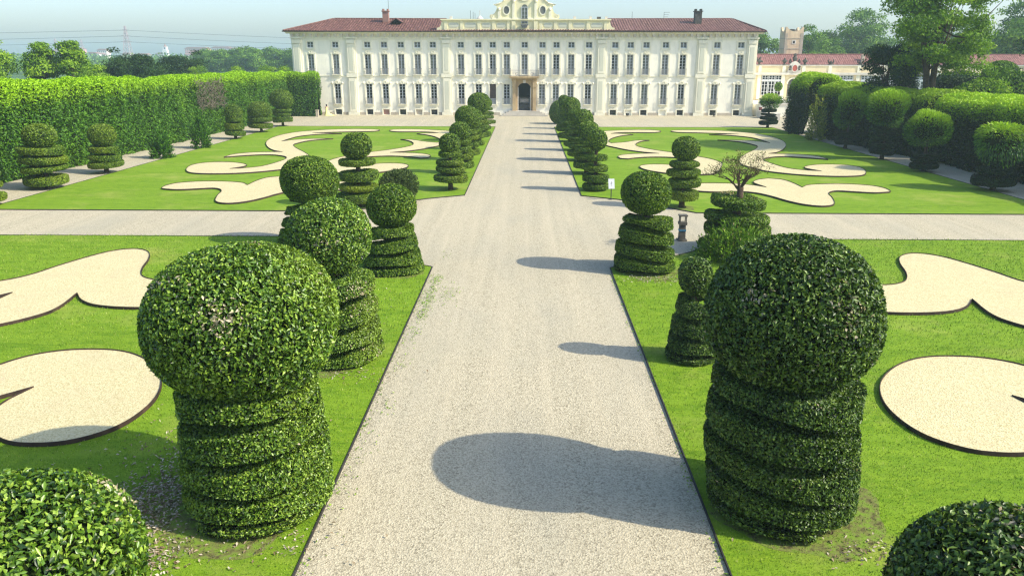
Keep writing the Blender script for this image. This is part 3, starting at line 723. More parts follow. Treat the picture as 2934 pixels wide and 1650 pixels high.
# ------------------------------------------------------------------ hedges
def hedge(label, line, thick, h0, h1, side, mat, seed, L=.26, cover=2.1, name='hedge', ztop=1.0, dome=.0, ymin=.8, **kw):
    """line: front-face polyline; body lies on the +side of it"""
    root = empty(name, (0, 0, 0), label, 'hedge')
    pts = [Vector(p) for p in line]; n = len(pts)
    S = []
    for i in range(n):
        d = (pts[min(i + 1, n - 1)] - pts[max(i - 1, 0)]).normalized(); S.append(Vector((-d.y, d.x)) * side)
    # profile across: front bottom, front top, back top, back bottom
    P = []; T = []
    m = 14
    for i in range(n):
        h = h0 + (h1 - h0) * i / max(n - 1, 1)
        prof = [(.0, 0), (-.08, h * .3), (-.05, h * .65), (0, h * .88), (.12, h * .96), (.4, h)] + [(thick * t, h + dome * sin(pi * t)) for t in (.25, .4, .55, .7, .85)] + [(thick - .2, h * .97), (thick, h * .9), (thick, 0)]
        for o, z in prof: P.append((pts[i].x + S[i].x * o, pts[i].y + S[i].y * o, z))
    for i in range(n - 1):
        for k in range(m - 1):
            a, b_, c, d = i * m + k, i * m + k + 1, (i + 1) * m + k + 1, (i + 1) * m + k
            T += [(a, b_, c), (a, c, d)]
    for i in (0, n - 1):
        c0 = len(P); q = np.array(P[i * m:(i + 1) * m]).mean(0); P.append(tuple(q))
        for k in range(m - 1): T.append((i * m + k, c0, i * m + k + 1) if i == 0 else (i * m + k, i * m + k + 1, c0))
    P = np.array(P); T = np.array(T)
    # make faces point outward
    ctr = P.mean(0); a, b_, c = P[T[:, 0]], P[T[:, 1]], P[T[:, 2]]
    N = np.cross(b_ - a, c - a); f = np.array([[S[0].x, S[0].y, 0]])
    # front faces should look against the body side
    mid = (a + b_ + c) / 3
    axis_pt = np.array([[pts[0].x + S[0].x * thick / 2, pts[0].y + S[0].y * thick / 2]]); dirv = (pts[-1] - pts[0]).normalized(); dv = np.array([dirv.x, dirv.y])
    rel = mid[:, :2] - axis_pt; along = rel @ dv; cl = np.clip(along, .5, (pts[-1] - pts[0]).length - .5)
    out = np.concatenate([rel - cl[:, None] * dv, (mid[:, 2:3] - h0 * .55)], 1)
    flip = (N * out).sum(1) < 0
    T[flip] = T[flip][:, ::-1]
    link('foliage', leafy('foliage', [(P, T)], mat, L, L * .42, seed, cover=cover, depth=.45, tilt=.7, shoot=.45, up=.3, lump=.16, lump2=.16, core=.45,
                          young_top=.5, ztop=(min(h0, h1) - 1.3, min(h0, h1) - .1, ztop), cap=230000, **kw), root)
    return root
lh = hedge('tall bright green clipped hedge along the whole left side of the garden', [(-38.4, 38), (-38.3, 60), (-38.0, 82), (-37.6, 104), (-37.3, 124.5)], 3.2, 7.2, 6.6, 1, 'leaf_hedge', 101, young=.12)
hedge('dark faced end block of the left hedge standing against the palace corner', [(-38.2, 124.4), (-32.75, 124.4)], 2.6, 6.6, 6.5, 1, 'leaf_hedge', 102)
rng = random.Random(8); b = MB()
for k in range(420):
    y = rng.uniform(90.5, 98.5); z = rng.uniform(3.2, 6.3); p = Vector((-37.55 + rng.uniform(-.1, .15), y, z)); d = Vector((rng.uniform(0, .5), rng.uniform(-1, 1), rng.uniform(-.7, 1))).normalized()
    l = rng.uniform(.4, 1.1); b.tube([p, p + d * l * .5 + Vector((.05, 0, 0)), p + d * l + Vector((0, 0, rng.uniform(-.2, .2)))], [.035, .028, .01], 4)
o = b.build('bare_twigs', 'twig_grey', lh); o['label'] = 'patch of bare grey dead twigs in the hedge'
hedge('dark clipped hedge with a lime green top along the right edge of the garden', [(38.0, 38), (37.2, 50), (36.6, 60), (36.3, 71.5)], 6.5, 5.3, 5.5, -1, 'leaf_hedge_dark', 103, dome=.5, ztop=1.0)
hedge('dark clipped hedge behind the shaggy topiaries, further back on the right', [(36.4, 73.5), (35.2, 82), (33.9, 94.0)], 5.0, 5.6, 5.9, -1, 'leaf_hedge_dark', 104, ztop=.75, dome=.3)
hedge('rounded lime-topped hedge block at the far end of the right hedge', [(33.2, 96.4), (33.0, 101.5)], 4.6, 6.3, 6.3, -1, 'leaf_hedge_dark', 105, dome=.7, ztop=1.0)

# ------------------------------------------------------------------ trees
def tree_meshes(h, rx, rz, zc, clumps, per, L, mat, seed, tr=.3, stems=1, clump_r=.34, shape='round', limbs=True):
    rng = np.random.default_rng(seed); pr = random.Random(seed)
    C = []
    while len(C) < clumps:
        d = rng.normal(size=3); d /= np.linalg.norm(d); rad = rng.uniform(.35, 1.0) ** .6
        if shape == 'cone': w = 1 - .62 * (d[2] * rad * .5 + .5); p = d * rad * np.array([w * 1.25, w * 1.25, 1])
        else: p = d * rad * (1 + .16 * rng.normal())
        C.append(p * np.array([rx, rx, rz]))
    C = np.array(C); R = clump_r * rx * rng.uniform(.6, 1.25, clumps)
    Q = []; N = []; var = []
    for c, r in zip(C, R):
        n = int(per * (r / (clump_r * rx)) ** 2) + 6
        d = nrm(rng.normal(size=(n, 3))); d[:, 2] = np.where(d[:, 2] < -.35, -d[:, 2], d[:, 2])
        q = c + d * r * rng.uniform(.45, 1.1, (n, 1)) * np.array([1.1, 1.1, .78])
        Q.append(q); N.append(nrm(d + nrm(c)[None] * .5)); var.append(np.clip(rng.normal(.5, .18, n) + rng.normal(0, .12), 0, 1))
    Q = np.concatenate(Q) + np.array([0, 0, zc]); N = np.concatenate(N); var = np.concatenate(var)
    V, F = leaves(Q, N, L, L * .6, rng, .55); m = len(Q)
    me = np_mesh('crown', V, F, [mat], dict(var=np.repeat(var, 2), young=np.zeros(2 * m), dry=np.zeros(2 * m)))
    b = MB()
    for s in range(stems):
        off = Vector((pr.uniform(-1, 1), pr.uniform(-1, 1), 0)) * (.0 if stems == 1 else tr * 2.2)
        top = Vector((off.x * 3 + pr.uniform(-.1, .1) * rx, off.y * 3, zc + rz * .55))
        pts = [off, off * 1.2 + Vector((0, 0, (zc - rz) * .6)), off * 2 + Vector((pr.uniform(-.3, .3), 0, zc - rz * .4)), top]
        b.tube(pts, [tr * 1.35, tr, tr * .75, tr * .2], 9)
        if limbs:
            for k in range(9):
                c = C[pr.randrange(len(C))]; t = pr.uniform(.15, .8)
                a = pts[1].lerp(pts[3], t); e = Vector(c) + Vector((0, 0, zc)); mdl = a.lerp(e, .5) + Vector((0, 0, -.06 * rx))
                b.tube([a, mdl, e], [tr * .42 * (1 - .5 * t), tr * .24, tr * .06], 6)
    return me, b
def tree(name, X, Y, label, h, rx, rz, zc, clumps, per, L, mat, seed, group=None, z0=0, **kw):
    root = empty(name, (X, Y, z0), label, 'tree', group)
    me, b = tree_meshes(h, rx, rz, zc, clumps, per, L, mat, seed, **kw)
    link('crown', me, root); b.build('trunk', 'bark', root, True)
    return root
def tree_copy(o, X, Y, label, s=1., sz=None, group=None):
    c = copy_tree(o); c.location = (X, Y, 0); c.rotation_euler[2] = random.uniform(0, 6.28); c.scale = (s, s, sz or s); c['label'] = label
    if group: c['group'] = group
    return c
G_R, G_L = 'trees beyond the right hedge and wings', 'trees beyond the left hedge'
tree('maple_tree', 40.2, 80, 'tall leafy broad tree rising above the right hedge, bare limbs showing through', 17, 5.0, 5.4, 11.8, 95, 420, .27, 'leaf_tree_light', 201, tr=.34, stems=2, clump_r=.26)
tree('dark_tree', 37.4, 84, 'dark dense tree left of the tall broad tree', 10, 2.5, 3.2, 7.4, 40, 330, .26, 'leaf_tree_dark', 202, tr=.25, clump_r=.4)
tree('dark_tree', 60.5, 92, 'dark round tree at the right picture edge above the clipped dome', 12, 4.6, 4.0, 8.2, 50, 320, .3, 'leaf_tree_dark', 203, tr=.3, clump_r=.38)
me = leafy('clipped_dome', [ball_shell(6.4, 1.95, 2.3, seed=4, power=.85)], 'leaf_tree', .24, .12, 67, cover=2.2)
o = link('clipped_dome', me); o.location = (52.2, 90, 0); tag(o, 'smooth clipped green dome behind the right hedge', 'bush')
shr = [(39.5, 76, 2.6, 5.6, 'leaf_tree', 'loose shrub in front of the tall broad tree trunk'), (44.0, 79, 3.0, 7.0, 'leaf_tree_light', 'light green shrub right of the tall broad tree trunk'),
       (48.6, 82, 3.2, 7.8, 'leaf_tree', 'wide shrub below the clipped dome on the right'), (53.4, 80, 3.2, 7.3, 'leaf_tree', 'shrub behind the right hedge near the picture edge'), (57.5, 86, 4.2, 8.6, 'leaf_tree_dark', 'dark tall shrub at the right picture edge below the dark round tree'), (46.5, 88, 3.0, 8.3, 'leaf_tree_dark', 'dark shrub between the tall broad tree and the clipped dome'), (36.2, 78.5, 2.2, 5.6, 'leaf_tree_dark', 'dark low shrub at the foot of the dark tree')]
for k, (x, y, r, h, m_, lab) in enumerate(shr):
    me = leafy('shrub', [ball_shell(h * .45, r, h * .55, seed=20 + k, amp=.13, power=.95)], m_, .3, .15, 120 + k, cover=1.7, depth=.6, tilt=.75, shoot=.4, up=.3, lump=.22, lump2=.2, core=.6)
    o = link('shrub', me); o.location = (x, y, 0); tag(o, lab, 'shrub', 'shrubs behind the right hedge')
# right distance
protoR = tree('park_tree', 94, 230, 'big spreading tree beyond the orangery roof, left of the tall broad tree', 20, 8.5, 8.0, 11.5, 60, 260, .62, 'leaf_tree', 210, G_R, tr=.5, clump_r=.32)
protoD = tree('park_tree', 69, 200, 'rounded tree just right of the square tower', 15, 5.0, 6.2, 8.6, 42, 240, .5, 'leaf_tree', 211, G_R, tr=.4, clump_r=.36)
protoP = tree('park_tree', 64.0, 222, 'tree between the palace corner and the square tower', 15, 4.6, 6.6, 8.4, 40, 240, .5, 'leaf_tree', 212, G_R, tr=.4, clump_r=.36)
tree_copy(protoD, 76.5, 205, 'lower bushy tree right of the rounded tower tree', .95, .82, G_R)
tree_copy(protoR, 84, 232, 'mid-height tree over the middle of the orangery roof', .8, .74, G_R)
tree_copy(protoD, 101, 215, 'tree partly behind the tall broad tree on its left', 1.2, .95, G_R)
tree_copy(protoR, 109, 205, 'bluish tree showing through the gaps of the tall broad tree', .85, .85, G_R)
tree_copy(protoR, 106.5, 178, 'tallest hazy tree right of the tall broad tree', .95, .95, G_R)
tree_copy(protoD, 101, 160, 'hazy tree above the clipped dome', 1.25, 1.12, G_R)
tree_copy(protoR, 113, 172, 'hazy tree at the right picture edge', .95, .82, G_R)
tree_copy(protoD, 89, 150, 'dark hazy tree right of the clipped dome', 1.15, .95, G_R)
tree_copy(protoP, 58.5, 226, 'small tree closest to the palace roof corner on the right', .9, .85, G_R)
# left
tL = tree('poplar_tree', -69.5, 115, 'tall light green tree with two pointed tops beyond the left hedge', 12, 2.6, 4.6, 6.6, 40, 300, .34, 'leaf_tree_light', 220, G_L, tr=.25, clump_r=.42, shape='cone')
tree_copy(tL, -65.9, 116, 'taller pointed light green tree, right of its twin beyond the left hedge', 1.05, 1.02, G_L)
tW = tree('willow_tree', -77.5, 112, 'pale willowy tree at the left picture edge beyond the hedge', 11, 4.3, 4.6, 6.2, 46, 280, .34, 'leaf_tree_light', 221, G_L, tr=.3, clump_r=.36)
tree_copy(tW, -72.0, 108, 'pale bushy tree between the willowy and the pointed trees', .7, .72, G_L)
tree_copy(tW, -61.6, 112, 'light green sloping tree right of the two pointed trees', .72, .68, G_L)
tD = tree('dark_tree', -63.2, 128, 'dark rounded tree in front of the large pylon, beyond the left hedge', 10, 3.7, 4.1, 5.6, 40, 300, .32, 'leaf_tree_dark', 222, G_L, tr=.25, clump_r=.4)
tree_copy(tD, -68.2, 130, 'dark bushy tree left of the pylon tree', .95, .82, G_L)
tree_copy(tD, -58.6, 127, 'dark tree right under the large pylon', .8, .86, G_L)
tree_copy(tD, -66.0, 126, 'low dark tree filling the gap left of the pylon', .85, .72, G_L)
tree_copy(tD, -60.8, 126, 'low dark tree filling the gap under the pylon', .8, .74, G_L)
tree_copy(tD, -55.2, 127, 'smaller dark tree left of the lone round tree', .6, .66, G_L)
tree_copy(tD, -64.6, 152, 'lone round dark green tree before the town', 1.1, .98, G_L)
far_h = [(-84 + 5.0 * k, 190 + 2.5 * (k % 3)) for k in range(9)]
for k, (x, y) in enumerate(far_h):
    tree_copy(tW, x + 24, y - 42 + (k % 2) * 2, 'low light green shrub in the row behind the left hedge, %s from its left end' % ['first', 'second', 'third', 'fourth', 'fifth', 'sixth', 'seventh', 'eighth', 'last'][k],
              .62, .62, 'low shrubs behind the left hedge')
tG = tree('grove_tree', -139, 352, 'grove tree at the left end of the hazy grove by the palace', 13, 6.4, 5.6, 7.2, 36, 190, .8, 'leaf_tree', 223, 'hazy grove left of the palace', tr=.4, clump_r=.4)
for k in range(8):
    tree_copy(tG, -131 + 6.6 * k, 350 + random.uniform(-8, 8), 'tree in the hazy grove by the palace, %s from its left end' % ['second', 'third', 'fourth', 'fifth', 'sixth', 'seventh', 'eighth', 'last'][k], random.uniform(.9, 1.05), random.uniform(.95, 1.08))

def woods(label, spots, L, mat, seed):
    rng = np.random.default_rng(seed); Q = []; N = []
    for x, y, r, h in spots:
        n = int(60 * (r * h) / (L * L) / 45) + 40
        d = nrm(rng.normal(size=(n, 3))); d[:, 2] = np.abs(d[:, 2])
        Q.append(np.array([x, y, h * .35]) + d * np.array([r, r, h * .65]) * rng.uniform(.8, 1.06, (n, 1))); N.append(d)
    Q = np.concatenate(Q); N = np.concatenate(N); m = len(Q)
    V, F = leaves(Q, N, L, L * .8, rng, .5)
    o = link('woods', np_mesh('woods', V, F, [mat], dict(var=np.repeat(np.clip(rng.normal(.5, .2, m), 0, 1), 2), young=np.zeros(2 * m), dry=np.zeros(2 * m))))
    return tag(o, label, 'woods', kind='stuff')
rr = random.Random(3); sp = []
for k in range(130): sp.append((rr.uniform(-330, -110), rr.uniform(400, 560), rr.uniform(6, 10), rr.uniform(5.5, 8.5)))
woods('hazy wooded plain between the left hedge and the town', sp, 1.5, 'leaf_tree', 31)
sp = [(rr.uniform(-640, 500), rr.uniform(700, 900), rr.uniform(12, 18), rr.uniform(8, 12)) for k in range(220)]
woods('far bluish belt of trees in front of the town', sp, 2.6, 'leaf_tree', 32)
sp = [(rr.uniform(60, 240), rr.uniform(250, 330), rr.uniform(7, 11), rr.uniform(8, 13)) for k in range(70)]
woods('hazy woodland behind the orangery', sp, 1.2, 'leaf_tree', 33)

# ------------------------------------------------------------------ palace
PY = 128.4
def palace():
    root = empty('palace', (0, PY, 0), 'long cream three-storey palace with tiled hip roof and scrolled central gable', 'palace')
    CX = [-34.3, -30.32, -25.25, -22.6, -19.93, -17.31, -14.86, -10.44, -7.66, -5.4, -3.18, -.36, 2.45, 4.65, 7.0, 9.77, 13.88, 16.3, 18.76, 21.81, 24.59, 29.84, 33.58]
    XL, XR = -37.25, 36.1; H = 12.82; D = 15.0
    wv = .5
    PX0, PX1, PZ = -1.72, .98, 5.55
    ops = []
    for i, c in enumerate(CX):
        ops.append((c - wv, c + wv, 10.38, 11.26, 'attic')); ops.append((c - wv, c + wv, 6.3, 9.38, 'french'))
        if i != 11: ops.append((c - wv, c + wv, 1.72, 4.86, 'ground'))
        if i not in (9, 10, 11, 12, 13): ops.append((c - wv, c + wv, .06, .86, 'cellar'))
    ops.append((PX0, PX1, .72, PZ, 'portal'))
    xs = sorted({XL, XR} | {o[0] for o in ops} | {o[1] for o in ops}); zs = sorted({0., H} | {o[2] for o in ops} | {o[3] for o in ops})
    b = MB()
    for i in range(len(xs) - 1):
        for j in range(len(zs) - 1):
            mx, mz = (xs[i] + xs[i + 1]) / 2, (zs[j] + zs[j + 1]) / 2
            if any(o[0] < mx < o[1] and o[2] < mz < o[3] for o in ops): continue
            b.quad((xs[i], 0, zs[j]), (xs[i + 1], 0, zs[j]), (xs[i + 1], 0, zs[j + 1]), (xs[i], 0, zs[j + 1]))
    for x0, x1, z0, z1, k in ops:
        d = .36 if k != 'portal' else 6.0
        b.quad((x0, 0, z0), (x0, 0, z1), (x0, d, z1), (x0, d, z0)); b.quad((x1, 0, z0), (x1, d, z0), (x1, d, z1), (x1, 0, z1))
        b.quad((x0, 0, z1), (x1, 0, z1), (x1, d, z1), (x0, d, z1)); b.quad((x0, 0, z0), (x0, d, z0), (x1, d, z0), (x1, 0, z0))
    b.quad((XL, 0, 0), (XL, 0, H), (XL, D, H), (XL, D, 0)); b.quad((XR, 0, 0), (XR, D, 0), (XR, D, H), (XR, 0, H))
    b.quad((XL, D, 0), (XL, D, H), (XR, D, H), (XR, D, 0)); b.quad((XL, .02, H), (XR, .02, H), (XR, D, H), (XL, D, H))
    b.build('wall', 'plaster', root)
    # plinth, in runs between the cellar openings
    gaps = sorted([(c - .72, c + .72) for i, c in enumerate(CX) if i not in (9, 10, 11, 12, 13)] + [(-4.3, 3.6)])
    x = XL - .06
    for g0, g1 in gaps + [(XR + .06, XR + .06)]:
        if g0 > x: b = MB(); b.box(x, g0, -.07, .0, 0, .44); b.build('plinth', 'stone', root)
        x = g1
    b = MB(); b.box(XL - .04, XR + .04, -.07, 0, 6.0, 6.14); b.box(XL - .05, XR + .05, -.05, 0, 11.55, 11.66)
    b.build('string_course', 'trim', root)
    # cornice with brackets
    b = MB(); b.box(XL - .12, XR + .12, -.1, 0, 11.72, 11.95); b.box(XL - .62, XR + .62, -.62, 0, 12.46, 12.62); b.box(XL - .72, XR + .72, -.74, 0, 12.622, 12.8)
    b.build('cornice', 'trim', root)
    b = MB(); x = XL + .2
    while x < XR:
        b.prism_ = None
        b.box(x - .2, x + .2, -.5, -.001, 12.16, 12.458); b.box(x - .17, x + .17, -.3, -.001, 11.952, 12.158); x += .98
    b.build('bracket_row', 'pale_stone', root)
    b = MB(); b.box(XL - 1.04, XR + 1.04, -1.08, -.90, 12.70, 12.85); b.build('gutter', 'dark_edge', root)
    # pilasters
    for px in (-36.4, -27.83, -12.72, 11.75, 27.5, 35.3):
        b = MB()
        b.box(px - .8, px + .8, -.16, 0, .0, 11.55); b.box(px - .55, px + .55, -.3, -.16, .5, 5.75); b.box(px - .55, px + .55, -.3, -.16, 6.55, 10.9)
        b.box(px - .86, px + .86, -.34, -.16, 5.85, 6.45); b.box(px - .66, px + .66, -.36, -.16, 11.0, 11.5)
        b.box(px - .85, px + .85, -.38, -.162, 0.0, .44)
        b.box(px - .95, px + .95, -.3, -.1, 11.72, 11.952)
        b.build('pilaster', 'trim', root)
        b = MB(); b.box(px - .3, px + .3, -.325, -.3, .9, 5.3); b.box(px - .3, px + .3, -.325, -.3, 6.9, 10.5); pn = b.build('pilaster_panel', 'panel', root)
    # windows
    rr = random.Random(12)
    def frame_mesh(hw, z0, z1, rows, lower):
        b = MB(); y0, y1 = .22, .29
        b.box(-hw, -hw + .09, y0, y1, z0, z1); b.box(hw - .09, hw, y0, y1, z0, z1); b.box(-hw + .09, hw - .09, y0, y1, z1 - .09, z1); b.box(-hw + .09, hw - .09, y0, y1, z0, z0 + .08)
        b.box(-.065, .065, y0 - .02, y1 + .002, z0 + .08, z1 - .09)
        zb = z0 + lower
        for k in range(0 if lower else 1, rows):
            z = zb + (z1 - zb) * k / rows
            for s in (-1, 1): b.box(min(s * .065, s * (hw - .09)), max(s * .065, s * (hw - .09)), y0 + .012, y1 - .006, z - .025, z + .025)
        if lower:
            for s in (-1, 1): b.box(min(s * .07, s * (hw - .1)), max(s * .07, s * (hw - .1)), y0 + .02, y1 - .01, z0 + .082, zb - .03, 1)
        me_o = b.build('window', ['frame', 'grey_panel'], root); return me_o
    def pane_mesh(hw, z0, z1):
        b = MB(); b.quad((-hw, .30, z0), (0, .30, z0), (0, .30, z1), (-hw, .30, z1), 0); b.quad((0, .30, z0), (hw, .30, z0), (hw, .30, z1), (0, .30, z1), 1)
        return b
    panes = {}
    def pane_obj(key, hw, z0, z1, a, c, parent):
        k = (key, a, c)
        if k not in panes:
            o = pane_mesh(hw, z0, z1).build('pane', [a, c], parent); panes[k] = o.data; return o
        return link('pane', panes[k], parent)
    def surround(kind):
        b = MB(); w = .5
        if kind == 'attic':
            z0, z1 = 10.38, 11.26
            for s in (-1, 1): b.box(min(s * w, s * (w + .2)), max(s * w, s * (w + .2)), -.09, 0, z0 - .1, z1)
            b.prism([(-w - .32, z1), (w + .32, z1), (w + .3, z1 + .2), (.2, z1 + .2), (.0, z1 + .32), (-.2, z1 + .2), (-w - .3, z1 + .2)], -.1, 0)
            b.prism([(-w - .22, z0 - .32), (w + .22, z0 - .32), (w + .3, z0 - .1), (-w - .3, z0 - .1)], -.11, 0)
        elif kind == 'french':
            z0, z1 = 6.3, 9.38
            for s in (-1, 1): b.box(min(s * w, s * (w + .24)), max(s * w, s * (w + .24)), -.1, 0, z0, z1)
            b.prism([(-w - .3, z1), (w + .3, z1), (w + .38, z1 + .22), (.5, z1 + .3), (.34, z1 + .56), (0, z1 + .66), (-.34, z1 + .56), (-.5, z1 + .3), (-w - .38, z1 + .22)], -.1, 0)
            b.ring(0, z1 + .36, .2, .14, .09, -.17, -.1, 14)
            b.prism([(-.45, z0 - .5), (.45, z0 - .5), (.6, z0 - .34), (.8, z0 - .28), (.82, z0 - .02), (-.82, z0 - .02), (-.8, z0 - .28), (-.6, z0 - .34)], -.13, 0)
            b.box(-.74, .74, -.34, -.002, z0 - .1, z0 - .021)
        elif kind == 'ground':
            z0, z1 = 1.72, 4.86
            for s in (-1, 1):
                b.box(min(s * w, s * (w + .22)), max(s * w, s * (w + .22)), -.1, 0, z0, z1)
                b.lathe([(.0, -.16), (.13, -.12), (.16, .05), (.08, .16), (0, .18)], (s * .82, -.08, z1 + .12), 8)
            b.prism([(-w - .26, z1), (w + .26, z1), (w + .3, z1 + .18), (.44, z1 + .3), (.26, z1 + .52), (0, z1 + .6), (-.26, z1 + .52), (-.44, z1 + .3), (-w - .3, z1 + .18)], -.12, 0)
            b.ring(0, z1 + .2, .17, .16, .08, -.19, -.12, 14)
            b.prism([(-.45, z0 - .46), (.45, z0 - .46), (.58, z0 - .34), (.76, z0 - .28), (.78, z0 - .02), (-.78, z0 - .02), (-.76, z0 - .28), (-.58, z0 - .34)], -.13, 0)
            b.box(-.72, .72, -.3, -.002, z0 - .1, z0 - .021)
        else:
            z0, z1 = .06, .86
            for s in (-1, 1): b.box(min(s * w, s * (w + .2)), max(s * w, s * (w + .2)), -.1, 0, 0.0, z1)
            b.prism([(-w - .2, z1), (w + .2, z1), (w + .2, z1 + .14), (w + .02, z1 + .26), (-w - .02, z1 + .26), (-w - .2, z1 + .14)], -.1, 0)
        return b
    def rail_mesh(z0):
        b = MB(); y = -.26
        b.box(-.68, .68, y - .02, y + .02, z0 + .88, z0 + .93); b.box(-.68, .68, y - .015, y + .015, z0 + .05, z0 + .08)
        for k in range(10): x = -.66 + 1.32 * k / 9; b.box(x - .011, x + .011, y - .011, y + .011, z0 + .08, z0 + .88)
        for s in (-1, 1): b.box(s * .67 - .015, s * .67 + .015, y + .02, -.1, z0 + .88, z0 + .92)
        return b
    proto = {}
    kinds = {'attic': (10.38, 11.26, 2, 0), 'french': (6.3, 9.38, 5, .82), 'ground': (1.72, 4.86, 5, .86)}
    for i, c in enumerate(CX):
        for k, (z0, z1, rows, low) in kinds.items():
            if k == 'ground' and i == 11: continue
            if (k == 'ground') and i == 9:
                b = MB(); b.box(-.5, .5, .12, .2, z0 + .9, z1); o = b.build('shuttered_window', 'shutter', root); o.location.x = c
                o['label'] = 'window closed by a brown shutter'
                b = MB(); b.box(-.5, .5, .13, .21, z0, z0 + .89); b.build('lower_panel', 'grey_panel', o)
                s_ = link('surround', proto['s' + k], o); continue
            if k not in proto:
                o = frame_mesh(.5, z0, z1, rows, low); proto[k] = o.data
            else: o = link('window', proto[k], root)
            o.location.x = c
            if k == 'attic': a = d = 'glass_green' if rr.random() < .5 else 'glass_mid'
            else:
                r = rr.random(); left = i < 11
                if k == 'ground': a, d = (('glass_dark', 'glass_dark') if r < (.75 if left else .1) else ('glass_dark', 'glass_mid') if r < .85 and left else ('glass_green', 'glass_mid'))
                else: a, d = (('glass_dark', 'glass_mid') if i in (2, 9, 16) else ('glass_dark', 'glass_dark') if i in (13, 15, 20) else ('glass_mid', 'glass_mid') if r < .6 else ('glass_green', 'glass_mid'))
            pane_obj(k, .5, z0, z1, a, d, o)
            if 's' + k not in proto:
                q = surround(k).build('surround', 'trim', o); proto['s' + k] = q.data
            else: link('surround', proto['s' + k], o)
            if k in ('french', 'ground') and not (k == 'french' and i == 11):
                if 'r' + k not in proto: q = rail_mesh(z0).build('railing', 'rail', o); proto['r' + k] = q.data
                else: link('railing', proto['r' + k], o)
        if i not in (9, 10, 11, 12, 13):
            blind = i in (3, 5, 17, 19)
            b = MB(); b.box(-.5, .5, .12 if blind else .26, .34, .06, .86)
            o = b.build('cellar_window', ('brick' if i == 3 else 'stone' if i == 5 else 'plaster') if blind else 'void', root); o.location.x = c
            if blind: o['label'] = 'walled-up cellar opening'
            if 'cellar' not in proto: q = surround('cellar').build('surround', 'trim', o); proto['cellar'] = q.data
            else: link('surround', proto['cellar'], o)
            if not blind:
                b = MB()
                for kx in range(5): b.box(-.38 + .19 * kx - .012, -.38 + .19 * kx + .012, .14, .17, .06, .86)
                b.box(-.5, .5, .145, .165, .44, .47)
                b.build('grating', 'rail', o)
    # portal
    cx = (PX0 + PX1) / 2
    p = MB()
    arch = [(PX0, .72), (PX0 + .3, .72), (PX0 + .3, 4.1)]
    n = 12; r = (PX1 - PX0) / 2 - .3
    arch += [(cx - r * cos(pi * k / n), 4.1 + .95 * sin(pi * k / n)) for k in range(1, n)]
    arch += [(PX1 - .3, 4.1), (PX1 - .3, .72), (PX1, .72), (PX1, PZ), (PX0, PZ)]
    p.prism(arch[::-1] if poly_area(arch) < 0 else arch, -.06, .3)
    po = p.build('portal', 'portal', root)
    for s in (-1, 1):
        b = MB(); x = cx + s * 1.62
        b.box(x - .32, x + .32, -.5, -.061, .0, .75); b.box(x - .26, x + .26, -.42, -.061, .75, 4.35); b.box(x - .34, x + .34, -.5, -.061, 4.35, 4.5)
        b.prism([(x - .26, 4.5), (x + .26, 4.5), (x + .3, 5.1), (x + .42, 5.62), (x - .42, 5.62), (x - .3, 5.1)], -.5, -.061)
        b.build('portal_pillar', 'portal', po)
    b = MB(); b.prism([(cx - .2, 5.0), (cx + .2, 5.0), (cx + .26, 5.5), (cx - .26, 5.5)], -.2, -.061); b.build('keystone', 'pale_stone', po)
    b = MB(); b.box(PX0 + .3, PX0 + .42, -.02, .5, .72, 4.3); b.box(PX1 - .42, PX1 - .3, -.02, .5, .72, 4.3); b.build('door_jamb', 'pale_stone', po)
    b = MB(); b.box(PX0 + .001, PX1 - .001, 4.9, 5.2, .74, 2.6, 1); b.box(PX0 + .001, PX1 - .001, 5.25, 5.8, .74, PZ - .01, 0); b.build('entrance_hall', ['void', 'lit_floor_panel'], po)  # upright pale panel painted as the lit ground seen through the passage
    b = MB(); b.box(cx - .72, cx + .72, 1.4, 1.46, 1.9, 2.5, 1)  # pale board in the doorway, also painted as lit ground beyond
    for s in (-1, 1): b.box(cx + s * .98 - .05, cx + s * .98 + .05, .5, 1.4, .74, 4.6)
    b.box(cx - 1.03, cx + 1.03, .52, .58, .74, 1.72)
    b.build('door', ['metal_dark', 'lit_floor_panel'], po)
    b = MB()
    for k in range(4):
        w = 3.75 - .42 * k; d = 2.3 - .45 * k
        b.box(cx - w, cx + w, -d, -.08 - .002 * k, .18 * k, .18 * (k + 1))
    b.build('steps', 'step_stone', root)
    bal = MB(); bal.prism([(-2.25, 5.62), (1.5, 5.62), (1.75, 5.86), (-2.5, 5.86)], -.9, -.002); bal.box(-2.7, 1.95, -1.25, -.002, 5.862, 6.06)
    bo = bal.build('balcony', 'portal', root)
    b = MB()
    for z in (6.14, 6.98): b.box(-2.64, 1.89, -1.2, -1.16, z, z + .045); b.box(-2.64, -2.60, -1.16, -.08, z, z + .045); b.box(1.85, 1.89, -1.16, -.08, z, z + .045)
    for k in range(31): x = -2.6 + 4.45 * k / 30; b.box(x - .013, x + .013, -1.19, -1.165, 6.06, 6.98)
    for k in range(7):
        for x in (-2.62, 1.87): y = -1.1 + .15 * k; b.box(x - .012, x + .012, y - .012, y + .012, 6.06, 6.98)
    for x in (-1.6, .85): b.ring(x, 6.45, .16, .2, .05, -1.215, -1.19, 12)
    b.build('balcony_railing', 'rail', bo)
    # roof: real pantile ribs
    ez, rz = 12.86, 15.0; ey, ry = -.98, 7.4; EL, ER = XL - 1.0, XR + 1.0; RL, RR = -31.9, 33.6
